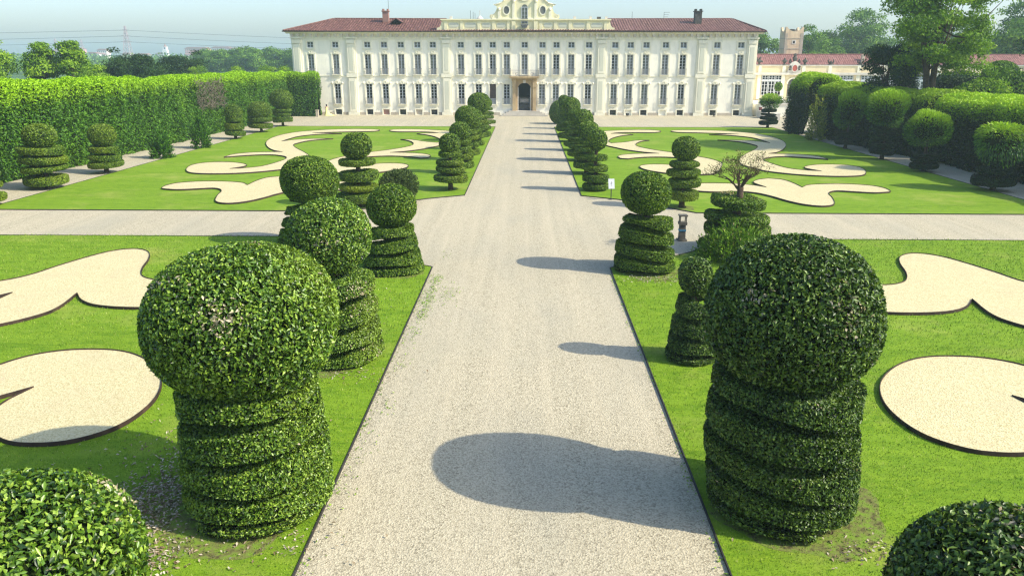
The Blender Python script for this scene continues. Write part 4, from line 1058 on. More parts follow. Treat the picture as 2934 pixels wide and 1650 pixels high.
    def slope(name, x0, x1, mat, tmax=1.0):
        P = []; F = []; step = .085; n = int((x1 - x0) / step); rows = 9; sag = Waves(.25, seed=4)
        for i in range(n + 1):
            x = x0 + (x1 - x0) * i / n
            t1 = tmax
            if x < RL: t1 = min(t1, (x - EL) / (RL - EL))
            if x > RR: t1 = min(t1, (ER - x) / (ER - RR))
            rib = .10 * abs(sin(pi * (x - EL) / .42))
            for k in range(rows):
                t = t1 * k / (rows - 1)
                P.append((x, ey + (ry - ey) * t, ez + (rz - ez) * t + rib + .05 * float(sag(np.array([[x, t * 6, 0]]))[0]) - .06 * sin(pi * t)))
        for i in range(n):
            for k in range(rows - 1):
                a = i * rows + k; F.append((a, a + rows, a + rows + 1, a + 1))
        b = MB(); b.add(P, F); o = b.build(name, mat, root); return o
    rl = slope('roof', EL, -13.3, 'tile_red'); rc = slope('roof', -13.3, 12.9, 'tile_brown', .35); rt = slope('roof', 12.9, ER, 'tile_brown')
    rl['label'] = 'red tiled left wing roof'; rt['label'] = 'brown tiled right wing roof'
    b = MB(); by = D + 1
    b.quad((EL, ey, ez), (EL, by, ez), (RL, ry, rz), (RL, ry, rz)); b.quad((ER, ey, ez), (RR, ry, rz), (RR, ry, rz), (ER, by, ez)); b.quad((EL, by, ez), (ER, by, ez), (RR, ry, rz), (RL, ry, rz))
    b.box(EL, ER, ey, -.741, ez - .08, ez - .02, 1)
    b.build('rear_roof', ['tile_brown', 'dark_edge'], root)
    for p0, p1, rr_ in (((RL, ry, rz + .03), (-13.3, ry, rz - .02), .13), ((12.9, ry, rz - .02), (RR, ry, rz + .03), .13), ((EL + .1, ey + .1, ez + .08), (RL - .15, ry, rz + .03), .11), ((ER - .1, ey + .1, ez + .08), (RR + .15, ry, rz + .03), .11)):
        b = MB(); b.tube([p0, p1], rr_, 8); b.build('ridge_tile', 'tile_brown', root)
    # chimneys, dormer, aerials
    def chim(x, y, z0, z1, w, mat, par):
        b = MB(); b.box(x - w, x + w, y - w, y + w, z0, z1); b.box(x - w - .12, x + w + .12, y - w - .12, y + w + .12, z1, z1 + .14)
        for s in (-1, 1): b.box(x + s * w * .75 - .12, x + s * w * .75 + .12, y - w, y + w, z1 + .14, z1 + .42)
        b.box(x - w - .08, x + w + .08, y - w - .1, y + w, z0, z0 + .9, 1) if False else None
        return b.build('chimney', mat, par)
    chim(-23.0, 5.4, 14.1, 16.0, .48, 'brick', rl); chim(27.4, 4.4, 13.9, 15.95, .55, 'dark_stone', rt)
    b = MB(); b.prism([(-21.6, 14.2), (-20.5, 14.2), (-20.5, 14.35), (-21.05, 14.8), (-21.6, 14.35)], 3.6, 5.6); b.prism([(-21.95, 14.42), (-21.05, 14.98), (-20.15, 14.42), (-20.15, 14.3), (-21.05, 14.82), (-21.95, 14.3)], 3.3, 6.0, 1)
    b.build('dormer', ['void', 'tile_brown'], rl)
    def aerial(x, y, z0, z1, par, arms=0):
        b = MB(); b.tube([(x, y, z0), (x, y, z1)], .03, 5)
        for k in range(arms): b.tube([(x, y, z1 - .35 * k), (x + .9 - .12 * k, y, z1 - .35 * k)], .025, 4)
        return b.build('aerial', 'metal_dark', par)
    aerial(-22.7, 6.4, 14.8, 18.6, rl); aerial(17.2, 7, 14.7, 16.1, rt); aerial(22.4, 7, 14.7, 16.0, rt, 3)
    for x, z in ((-9.35, 16.3), (-8.9, 16.1), (-8.6, 15.9)): aerial(x, 7.5, 14.6, z, rc)
    b = MB(); b.lathe([(.62, 0), (.62, .3), (.5, .55), (.2, .82), (.05, .95)], (-7.8, 7.5, 14.55), 12); b.tube([(-7.8, 7.5, 15.4), (-7.8, 7.5, 16.35)], .035, 5); b.lathe([(0, 0), (.1, .06), (0, .14)], (-7.8, 7.5, 15.8), 8)
    b.lathe([(0, 0), (.1, .06), (0, .14)], (-7.8, 7.5, 16.05), 8); b.build('cupola', 'pale_stone', rc)
    # attic parapet
    ax0, ax1 = -13.25, 12.8; ay = -.32
    a = MB(); a.box(ax0, ax1, ay, .5, 12.98, 14.3); a.box(ax0 - .14, ax1 + .14, ay - .12, .55, 14.3, 14.46); a.box(ax0 - .26, ax1 + .26, ay - .26, .6, 14.462, 14.64)
    for s, x in ((-1, ax0), (1, ax1)):
        a.prism([(x, 12.98), (x + s * .9, 12.98), (x + s * .82, 13.35), (x + s * .5, 13.4), (x + s * .22, 13.75), (x + s * .12, 14.2), (x, 14.28)][::s], ay + .02, .45)
    at = a.build('attic_wall', 'attic', root)
    b = MB()
    stx = [-12.7, -10.2, -7.5, -5.2, -2.9, 2.15, 4.4, 6.7, 9.5, 12.2]
    for x in stx: b.box(x - .24, x + .24, ay - .1, ay - .001, 13.02, 14.298)
    for x in (-2.1, 1.35): b.box(x - .3, x + .3, ay - .2, ay - .001, 13.02, 14.298)
    b.build('attic_pier', 'attic', at)
    b = MB()
    for x0, x1 in zip(stx[:-1], stx[1:]):
        if x0 < 0 < x1 or x0 == -2.9: continue
        m, w = (x0 + x1) / 2, (x1 - x0) / 2 - .45
        b.prism([(m - w + .25, 13.4), (m + w - .25, 13.4), (m + w, 13.62), (m + w, 13.86), (m + w - .25, 14.08), (m - w + .25, 14.08), (m - w, 13.86), (m - w, 13.62)], ay - .03, ay - .002)
    b.build('attic_panel', 'panel', at)
    b = MB()
    for x in (-11.9, 7.4, 9.9, 12.3): b.box(x - .2, x + .2, .0, .4, 14.642, 15.05)
    b.build('parapet_block', 'pale_stone', at)
    b = MB(); b.box(10.9, 11.5, .2, .6, 14.642, 15.0); b.build('chimney_pot', 'dark_stone', at)
    # scrolled gable (its top rises above the picture)
    gx = -.4
    half = [(5.25, 14.66), (5.45, 14.95), (5.35, 15.3), (4.98, 15.33), (4.68, 15.5), (4.42, 15.9), (4.3, 16.35), (4.45, 16.6), (4.85, 16.78), (4.2, 16.86), (3.7, 17.0), (3.25, 17.35), (2.95, 17.85), (2.7, 18.3), (2.3, 18.55), (1.9, 18.6), (1.75, 19.3), (1.1, 19.75), (.4, 19.95)]
    prof = [(gx + x, z) for x, z in half] + [(gx - x, z) for x, z in half[::-1]]
    g = MB(); g.prism(prof, -.2, .55); go = g.build('gable', 'attic', root)
    b = MB()
    for s in (-1, 1):
        pts = [(gx + s * x, -.24, z) for x, z in half[7:16]]; b.tube(pts, .1, 6)
        for x, w in ((1.72, .2), (3.95, .22)): b.box(gx + s * x - w, gx + s * x + w, -.34, -.201, 14.66, 17.1 if x < 3 else 15.9)
        b.lathe([(0, 0), (.26, .06), (.3, .3), (.2, .5), (0, .55)], (gx + s * 1.72, -.28, 17.1), 10); b.lathe([(0, 0), (.22, .05), (.26, .26), (.16, .42), (0, .46)], (gx + s * 3.95, -.28, 15.9), 10)
        b.ring(gx + s * 5.05, 15.08, .12, .12, .1, -.26, -.2, 12)
    b.ring(gx, 17.75, .8, .35, .12, -.3, -.2, 20); b.box(gx - 5.1, gx + 5.1, -.27, -.201, 14.66, 14.84)
    b.build('gable_ornament', 'trim', go)
    for s in (-1, 1):
        b = MB(); b.prism([(gx + s * 2.82 + .43 * cos(2 * pi * k / 20), 15.95 + .58 * sin(2 * pi * k / 20)) for k in range(20)], -.215, -.19); o = b.build('oval_window', 'glass_mid', go)
        b = MB(); b.ring(gx + s * 2.82, 15.95, .43, .58, .17, -.3, -.201, 24); b.build('surround', 'trim', o)
    b = MB(); b.prism([(gx - .42, 14.0), (gx + .42, 14.0), (gx + .42, 16.4)] + [(gx + .42 * cos(pi * k / 10), 16.4 + .38 * sin(pi * k / 10)) for k in range(1, 10)] + [(gx - .42, 16.4)], -.36, -.34)
    gw = b.build('gable_window', 'glass_green', go)
    b = MB(); b.box(gx - .035, gx + .035, -.39, -.361, 14.0, 16.4); b.box(gx - .42, gx + .42, -.39, -.361, 16.32, 16.42); b.box(gx - .5, gx - .42, -.4, -.341, 14.0, 16.4); b.box(gx + .42, gx + .5, -.4, -.341, 14.0, 16.4)
    for z in (14.6, 15.2, 15.8): b.box(gx - .42, gx + .42, -.382, -.362, z - .02, z + .02)
    b.build('window_frame', 'frame', gw)
    b = MB()
    for k in range(9): x = gx - .52 + 1.04 * k / 8; b.box(x - .014, x + .014, -.9, -.87, 13.86, 14.68)
    b.box(gx - .55, gx + .55, -.91, -.86, 14.68, 14.74); b.box(gx - .56, gx + .56, -.92, -.4, 13.72, 13.86)
    b.prism([(gx - .35, 13.35), (gx + .35, 13.35), (gx + .5, 13.72), (gx - .5, 13.72)], -.75, -.33)
    b.build('gable_balcony', 'rail', go)
    return root
palace()

# ------------------------------------------------------------------ orangery wing, tower and terrace on the right
def orangery():
    OY = 140.0
    root = empty('orangery', (0, OY, 0), 'low warm cream orangery wing with tall glazed doors right of the palace', 'orangery')
    b = MB(); b.box(36.6, 92, 0, 9, 0, 6.1); b.box(36.6, 92, -.1, 9, 6.48, 7.6); b.build('wall', 'orange_wall', root)
    b = MB(); b.box(36.6, 92, -.35, .0, 6.1, 6.48); b.box(36.6, 92, -.22, .3, 7.602, 7.76); b.build('cornice', 'pale_stone', root)
    for x in (40.1, 44.2, 47.55, 52.05, 57.0, 61.5, 66, 70.5):
        b = MB(); b.box(x - .3, x + .3, -.16, -.001, 2.0, 6.1); b.box(x - .28, x + .28, -.2, -.101, 6.482, 7.6); b.build('pilaster', 'trim', root)
    for x in (38.3, 42.3, 49.8, 54.5, 59.3, 63.8, 68.3):
        w = 1.75 if x > 40 else .9
        f = MB()
        for z0, z1, rows in ((5.3, 6.02, 2), (2.7, 5.05, 4)):
            for k in range(3):
                a, c = x - w + 2 * w * k / 3 + .05, x - w + 2 * w * (k + 1) / 3 - .05
                f.box(a, c, -.06, -.001, z0, z0 + .07); f.box(a, c, -.06, -.001, z1 - .07, z1); f.box(a, a + .1, -.06, -.001, z0 + .07, z1 - .07); f.box(c - .1, c, -.06, -.001, z0 + .07, z1 - .07)
                m = (a + c) / 2; f.box(m - .05, m + .05, -.062, -.001, z0 + .07, z1 - .07)
                for r in range(1, rows): z = z0 + (z1 - z0) * r / rows; f.box(a + .1, m - .05, -.055, -.001, z - .025, z + .025); f.box(m + .05, c - .1, -.055, -.001, z - .025, z + .025)
        f.box(x - w, x + w, -.09, -.001, 5.06, 5.29)
        fo = f.build('window', 'white', root)
        p = MB(); p.quad((x - w, -.012, 2.72), (x + w, -.012, 2.72), (x + w, -.012, 6.0), (x - w, -.012, 6.0)); p.build('pane', 'glass_dark' if x < 46 else 'glass_green', fo)
    b = MB(); pts = [(45.1, 2.2), (46.8, 2.2), (46.8, 4.6)] + [(45.95 + .85 * cos(pi * k / 10), 4.6 + .85 * sin(pi * k / 10)) for k in range(1, 10)] + [(45.1, 4.6)]
    b.prism(pts, -.03, -.004); b.build('arched_doorway', 'dark_stone', root)
    b = MB()
    for k in range(12):
        a, c = pi * k / 12, pi * (k + 1) / 12
        b.prism([(45.95 + r * cos(t), 4.6 + r * sin(t)) for r, t in ((.86, a), (1.08, a), (1.08, c), (.86, c))], -.14, -.002)
    b.build('arch_moulding', 'trim', root)
    # tiled roof behind the parapet
    b = MB(); n = 300; x0, x1 = 37, 92
    P = []; F = []
    for i in range(n + 1):
        x = x0 + (x1 - x0) * i / n; r = .05 * (i % 2)
        P += [(x, 1.6, 7.78 + r), (x, 4.4, 9.45 + r)]
    for i in range(n): F.append((2 * i, 2 * i + 2, 2 * i + 3, 2 * i + 1))
    b.add(P, F); b.quad((x0, 4.4, 9.45), (x1, 4.4, 9.45), (x1, 8.9, 7.6), (x0, 8.9, 7.6)); b.quad((x0, 1.6, 7.76), (x0, 4.4, 9.45), (x0, 8.9, 7.6), (x0, 8.9, 7.59))
    b.tube([(x0, 4.4, 9.5), (x1, 4.4, 9.5)], .1, 6)
    ro = b.build('roof', 'tile_pink', root)
    b = MB(); b.box(58.3, 58.8, 2.4, 2.9, 8.3, 9.5); b.build('chimney', 'stone', ro)
    # crest over the arch
    b = MB(); b.prism([(44.7, 6.5), (47.1, 6.5), (47.0, 7.0), (46.85, 7.8), (46.5, 8.15), (45.95, 8.4), (45.4, 8.15), (45.05, 7.8), (44.9, 7.0)], -.3, -.201)
    co = b.build('crest', 'pale_stone', root)
    b = MB(); b.prism([(45.95 + .42 * cos(2 * pi * k / 18), 7.22 + .52 * sin(2 * pi * k / 18)) for k in range(18)], -.42, -.301); b.build('red_shield', 'red_shield', co)
    b = MB(); b.ring(45.95, 7.22, .42, .52, .12, -.46, -.301, 18)
    b.build('shield_frame', 'pale_stone', co)
    b = MB()
    for s in (-1, 1):
        for dz in (.0, .42): b.lathe([(0, 0), (.17, .05), (.2, .2), (.1, .36), (0, .38)], (45.95 + s * .78, -.38, 6.85 + dz), 8)
    b.lathe([(.16, 0), (.34, .2), (.42, .55), (.3, .8), (.2, .95), (.34, 1.1), (.2, 1.3), (0, 1.36)], (45.95, .05, 8.3), 10)
    for s in (-1, 1): b.lathe([(.2, 0), (.26, .3), (.12, .55), (.16, .7), (0, .8)], (45.95 + s * .75, .05, 8.0), 8)
    b.build('crest_carving', 'dark_stone', co)
    return root
orangery()
for k, (x, lab) in enumerate(((39.9, 'stone urn on the orangery parapet nearest the palace'), (44.2, 'stone urn left of the orangery crest'), (47.7, 'stone urn right of the orangery crest'), (52.1, 'carved stone ornament on the orangery parapet over the hedge'), (57.1, 'carved stone ornament on the orangery parapet next to the dark tree'))):
    b = MB()
    if k < 3:
        b.lathe([(.3, 0), (.34, .08), (.12, .18), (.18, .3), (.4, .55), (.42, .75), (.2, .85), (.12, 1.0), (.16, 1.1), (0, 1.22)], (0, 0, 0), 12)
        if k == 0:
            for s in range(6): b.lathe([(0, 0), (.14, .08), (.16, .24), (0, .36)], (.45 * cos(s), .3 * sin(s * 2), .35 + .13 * s), 7)
    else:
        b.box(-.5, .5, -.18, .18, 0, .16)
        for s in (-1, 1): b.tube([(s * .1, 0, .16), (s * .42, 0, .4), (s * .46, 0, .75), (s * .3, 0, .95)], [.16, .14, .1, .05], 7)
        b.lathe([(.2, 0), (.26, .25), (.1, .5), (0, .55)], (0, 0, .16), 8)
    o = b.build('stone_urn' if k < 3 else 'parapet_ornament', 'dark_stone', None, True); o.location = (x, 139.95, 7.76); tag(o, lab, 'stone ornament', 'ornaments on the orangery parapet')

def tower():
    root = empty('tower', (48.7, 151.6, 0), 'square stone tower with scooped battlements behind the orangery', 'tower')
    b = MB(); w = 1.62
    b.box(-w, w, -w, w, 0, 13.2); b.build('wall', 'tower_stone', root)
    b = MB()
    def scoop(n=12):
        p = [(-w, 13.2), (w, 13.2), (w, 14.3)]
        for k in range(n + 1):
            t = k / n; x = w - .22 - t * (2 * w - .44)
            p.append((x, 14.3 - .78 * (sin(pi * t) ** .6) * (1 if True else 0)))
        return p + [(-w, 14.3)]
    b.prism(scoop(), -w, -w + .35); b.prism(scoop(), w - .35, w)
    for s in (-1, 1):
        pr = scoop(); n = len(pr); x0, x1 = (s * w, s * (w - .35))
        vs = [(x0, y * .78, z) for y, z in pr] + [(x1, y * .78, z) for y, z in pr]
        b.add(vs, [list(range(n)), list(range(2 * n - 1, n - 1, -1))] + [(i, i + n, (i + 1) % n + n, (i + 1) % n) for i in range(n)])
    b.build('battlement', 'tower_stone', root)
    b = MB()
    for z in (10.45, 12.25): b.box(-w - .06, w + .06, -w - .06, w + .06, z, z + .12)
    b.build('string_course', 'stone', root)
    b = MB(); rg = random.Random(2)
    for s in (-1, 1):
        z = 6.0
        while z < 13: b.box(*(sorted((s * w - s * rg.uniform(.35, .6), s * (w + .03)))), -w - .035, -w + .1, z, z + .27); z += .3
    b.build('quoin', 'stone', root)
    b = MB(); b.box(-.36, .36, -w - .05, -w - .001, 11.3, 12.0); wn = b.build('window', 'pale_stone', root)
    b = MB(); b.prism([(-.16, 11.45), (.16, 11.45), (.16, 11.75), (.08, 11.88), (-.08, 11.88), (-.16, 11.75)], -w - .06, -w - .051); b.build('opening', 'void', wn)
    b = MB(); b.box(-w - .02, -w - .001, -.15, .15, 8.6, 9.5); b.build('slit_window', 'void', root)
    b = MB(); b.box(-.35, .35, -.35, .35, 13.2, 13.95); b.build('chimney', 'dark_stone', root)
tower()

def terrace():
    root = empty('terrace_wall', (0, 126.5, 0), 'low cream retaining wall with coping right of the palace corner', 'wall')
    b = MB(); b.box(36.7, 56, 0, 13.2, 0, 1.85); b.build('wall', 'plaster', root)
    b = MB(); b.box(36.6, 56, -.14, .3, 1.852, 2.08); b.build('coping', 'pale_stone', root)
    for k, (x, y, w, d, h, lab) in enumerate(((36.55, 124.4, .34, 2.6, .95, 'low stone parapet block running out from the palace corner'), (37.35, 119.6, .4, .9, .9, 'pale stone block standing on the gravel beside the dark disc topiary'))):
        b = MB(); b.box(-w, w, -d / 2, d / 2, 0, h); b.box(-w - .05, w + .05, -d / 2 - .05, d / 2 + .05, h, h + .09)
        o = b.build('stone_block', 'pale_stone'); o.location = (x, y, 0); tag(o, lab, 'stone block')
    b = MB(); b.lathe([(.18, 0), (.22, .05), (.26, .4), (.3, .42), (.3, .5), (.22, .5)], (0, 0, 0), 14); o = b.build('plant_pot', 'terracotta'); o.location = (36.5, 125.2, 1.04); tag(o, 'dark red pot standing on the stone block at the palace corner', 'pot')
    for k, (x, lab) in enumerate(((37.9, 'white flowering oleander on the terrace by the palace wall'), (39.9, 'white flowering oleander in the middle of the terrace'), (41.9, 'white flowering oleander on the terrace next to the hedge'))):
        o = loose_bush('oleander', x, 127.6, 1.15, 1.25, 'leaf_clip', .2, 60 + k, lab, shoots=90, n=16, z=2.0, group='flowering shrubs on the terrace', dry=0)
        r2 = np.random.default_rng(k); n = 150; d = nrm(r2.normal(size=(n, 3))); d[:, 2] = np.abs(d[:, 2]); Q = d * np.array([1.18, 1.18, 1.3])
        V, F = leaves(Q, d, .16, .14, r2, .3); link('blossom', np_mesh('blossom', V, F, ['flower']), o)
    root = empty('standard_tree', (40.3, 129.5, 2.0), 'small round-headed standard tree in front of the glazed orangery doors', 'tree')
    b = MB(); b.tube([(0, 0, 0), (0, 0, 2.0)], .05, 6); b.build('trunk', 'bark', root)
    link('crown', leafy('crown', [ball_shell(2.5, .65, .7)], 'leaf_tree_light', .16, .08, 44, cover=1.4, young=.2), root)
    root = empty('palm', (43.9, 130.5, 2.0), 'small yellow green palm in a dark pot on the terrace', 'palm')
    b = MB(); b.lathe([(.25, 0), (.34, .5), (.38, .55)], n=12); b.build('pot', 'dark_stone', root)
    rg = random.Random(5); b = MB()
    for k in range(46):
        a = rg.uniform(0, 6.28); e = rg.uniform(.1, 1.2); d = Vector((cos(a) * cos(e), sin(a) * cos(e), sin(e))); s = d.cross(Vector((0, 0, 1))).normalized() * .09
        p0 = Vector((0, 0, 1.3)); p1 = p0 + d * .6; p2 = p0 + d * 1.05 - Vector((0, 0, .28)); b.add([p0, p1 + s, p2, p1 - s], [(0, 1, 2, 3)])
    o = b.build('fronds', 'leaf_gold', root)
    b = MB(); b.tube([(0, 0, .5), (0, 0, 1.35)], .08, 7); b.build('trunk', 'bark', root)
terrace()

# ------------------------------------------------------------------ small things in the garden
def small_things():
    root = empty('information_sign', (5.6, 51.0, 0), 'small white information board on a dark post at the lawn corner', 'sign')
    b = MB(); b.tube([(0, 0, 0), (0, 0, .8)], .03, 8); b.box(-.12, .12, -.08, .08, .03, .05); b.build('post', 'metal_dark', root)
    b = MB(); b.add([(x, y, z) for x, y, z in ((-.2, -.1, .74), (.2, -.1, .74), (.2, .1, 1.36), (-.2, .1, 1.36), (-.2, -.07, .73), (.2, -.07, .73), (.2, .13, 1.35), (-.2, .13, 1.35))], [(0, 1, 2, 3), (7, 6, 5, 4), (0, 4, 5, 1), (3, 2, 6, 7), (0, 3, 7, 4), (1, 5, 6, 2)])
    bo = b.build('board', 'white', root); bo.rotation_euler[2] = .12
    b = MB(); yy = lambda z: -.1 + (z - .74) * .3226 - .004
    b.add([(x, yy(z), z) for x, z in ((-.06, 1.02), (.0, 1.0), (.05, 1.1), (.02, 1.2), (-.03, 1.16))], [(0, 1, 2, 3, 4)]); b.add([(x, yy(z), z) for x, z in ((-.02, .9), (.0, .9), (.02, .99), (.0, 1.0))], [(0, 1, 2, 3)])
    b.build('emblem', 'grey_panel', bo)
    root = empty('lamp_post', (8.0, 39.2, 0), 'small grey garden lamp post with open top and blue band on the cross path', 'lamp post')
    b = MB(); b.box(-.24, .24, -.24, .24, .012, .07)
    for z0, z1, w0, w1 in ((.07, .5, .165, .15), (.58, .82, .15, .145)):
        b.add([(s * w, t * w, z) for z, w in ((z0, w0), (z1, w1)) for s, t in ((-1, -1), (1, -1), (1, 1), (-1, 1))], [(3, 2, 1, 0), (4, 5, 6, 7), (0, 1, 5, 4), (1, 2, 6, 5), (2, 3, 7, 6), (3, 0, 4, 7)])
    b.box(-.2, .2, -.2, .2, .82, .96); b.build('pillar', 'lamp_stone', root)
    b = MB(); b.box(-.172, .172, -.172, .172, .5, .58); b.build('blue_band', 'blue_band', root)
    for s in (-1, 1):
        for t in (-1, 1): b = MB(); b.box(s * .15 - .022, s * .15 + .022, t * .15 - .022, t * .15 + .022, .96, 1.26); b.build('lantern_post', 'lamp_stone', root)
    b = MB(); b.box(-.21, .21, -.21, .21, 1.26, 1.33); b.build('cap', 'lamp_stone', root)
    for x, lab, sph in ((15.95, 'small dark boxy floodlight on the gravel before the palace', False), (29.6, 'small dark round floodlight on the gravel near the right palace end', True)):
        b = MB(); b.box(-.2, .2, -.16, .16, 0, .05); b.tube([(0, 0, .05), (0, 0, .14)], .04, 6)
        if sph: b.lathe([(.0, .12), (.16, .16), (.24, .32), (.2, .48), (.08, .55), (0, .56)], n=14)
        else: b.box(-.24, .24, -.17, .2, .14, .5); b.box(-.2, .2, -.19, -.17, .18, .46)
        o = b.build('floodlight', 'metal_dark'); o.location = (x, 126.3, 0); tag(o, lab, 'floodlight')
    b = MB(); b.box(-.2, .2, -.2, .2, 0, .95); b.box(-.25, .25, -.25, .25, .95, 1.05); o = b.build('stone_post', 'stone'); o.location = (-32.6, 123.6, 0); tag(o, 'brown stone post at the foot of the left hedge end', 'post')
    # person in a long gown in front of the left facade
    root = empty('person', (-31.75, 126.2, 0), 'person with dark hair in a long pale yellow gown with trailing hem by the facade', 'person', None, .25)
    me = bpy.data.meshes.new('body')
    vs = [(0, 0, .95), (0, 0, 1.15), (0, .01, 1.36), (0, .01, 1.47), (0, 0, 1.56), (0, 0, 1.66), (-.17, 0, 1.36), (-.25, -.02, 1.1), (-.22, -.12, .9), (.17, 0, 1.36), (.26, -.02, 1.1), (.22, -.12, .9), (-.09, 0, .5), (-.09, 0, .08), (.09, 0, .5), (.09, 0, .08), (-.09, -.12, .04), (.09, -.12, .04)]
    es = [(0, 1), (1, 2), (2, 3), (3, 4), (4, 5), (2, 6), (6, 7), (7, 8), (2, 9), (9, 10), (10, 11), (0, 12), (12, 13), (0, 14), (14, 15), (13, 16), (15, 17)]
    me.from_pydata(vs, es, []); me.materials.append(M['skin']); o = link('body', me, root)
    md = o.modifiers.new('Skin', 'SKIN'); rad = [.13, .11, .12, .05, .08, .075, .055, .042, .03, .055, .042, .03, .08, .05, .08, .05, .035, .035]
    for i, r in enumerate(rad): me.skin_vertices[0].data[i].radius = (r, r)
    me.skin_vertices[0].data[0].use_root = True
    o.modifiers.new('Sub', 'SUBSURF').levels = 2; o.modifiers['Sub'].render_levels = 2
    b = MB(); b.lathe([(.0, 1.78), (.07, 1.76), (.108, 1.68), (.11, 1.58), (.1, 1.48), (.06, 1.36), (0, 1.34)][::-1], (0, .035, 0), 12); b.build('hair', 'hair', root, True)
    b = MB(); P = []; F = []; n = 20
    for r, z, drag in ((.15, 1.33, 0), (.14, 1.12, 0), (.17, .95, 0), (.22, .7, .02), (.28, .4, .1), (.36, .15, .3), (.44, .015, .55)):
        for k in range(n):
            a = 2 * pi * k / n; fold = 1 + .06 * sin(5 * a) * (1.4 - z)
            back = max(0, cos(a)) ** 2 * drag * 2.0
            P.append((r * cos(a) * fold + back, r * sin(a) * fold, z if back < .3 else z * .6 + .01))
    for i in range(6):
        for k in range(n): F.append((i * n + k, (i + 1) * n + k, (i + 1) * n + (k + 1) % n, i * n + (k + 1) % n))
    b.add(P, F); b.build('gown', 'dress', root, True)
small_things()

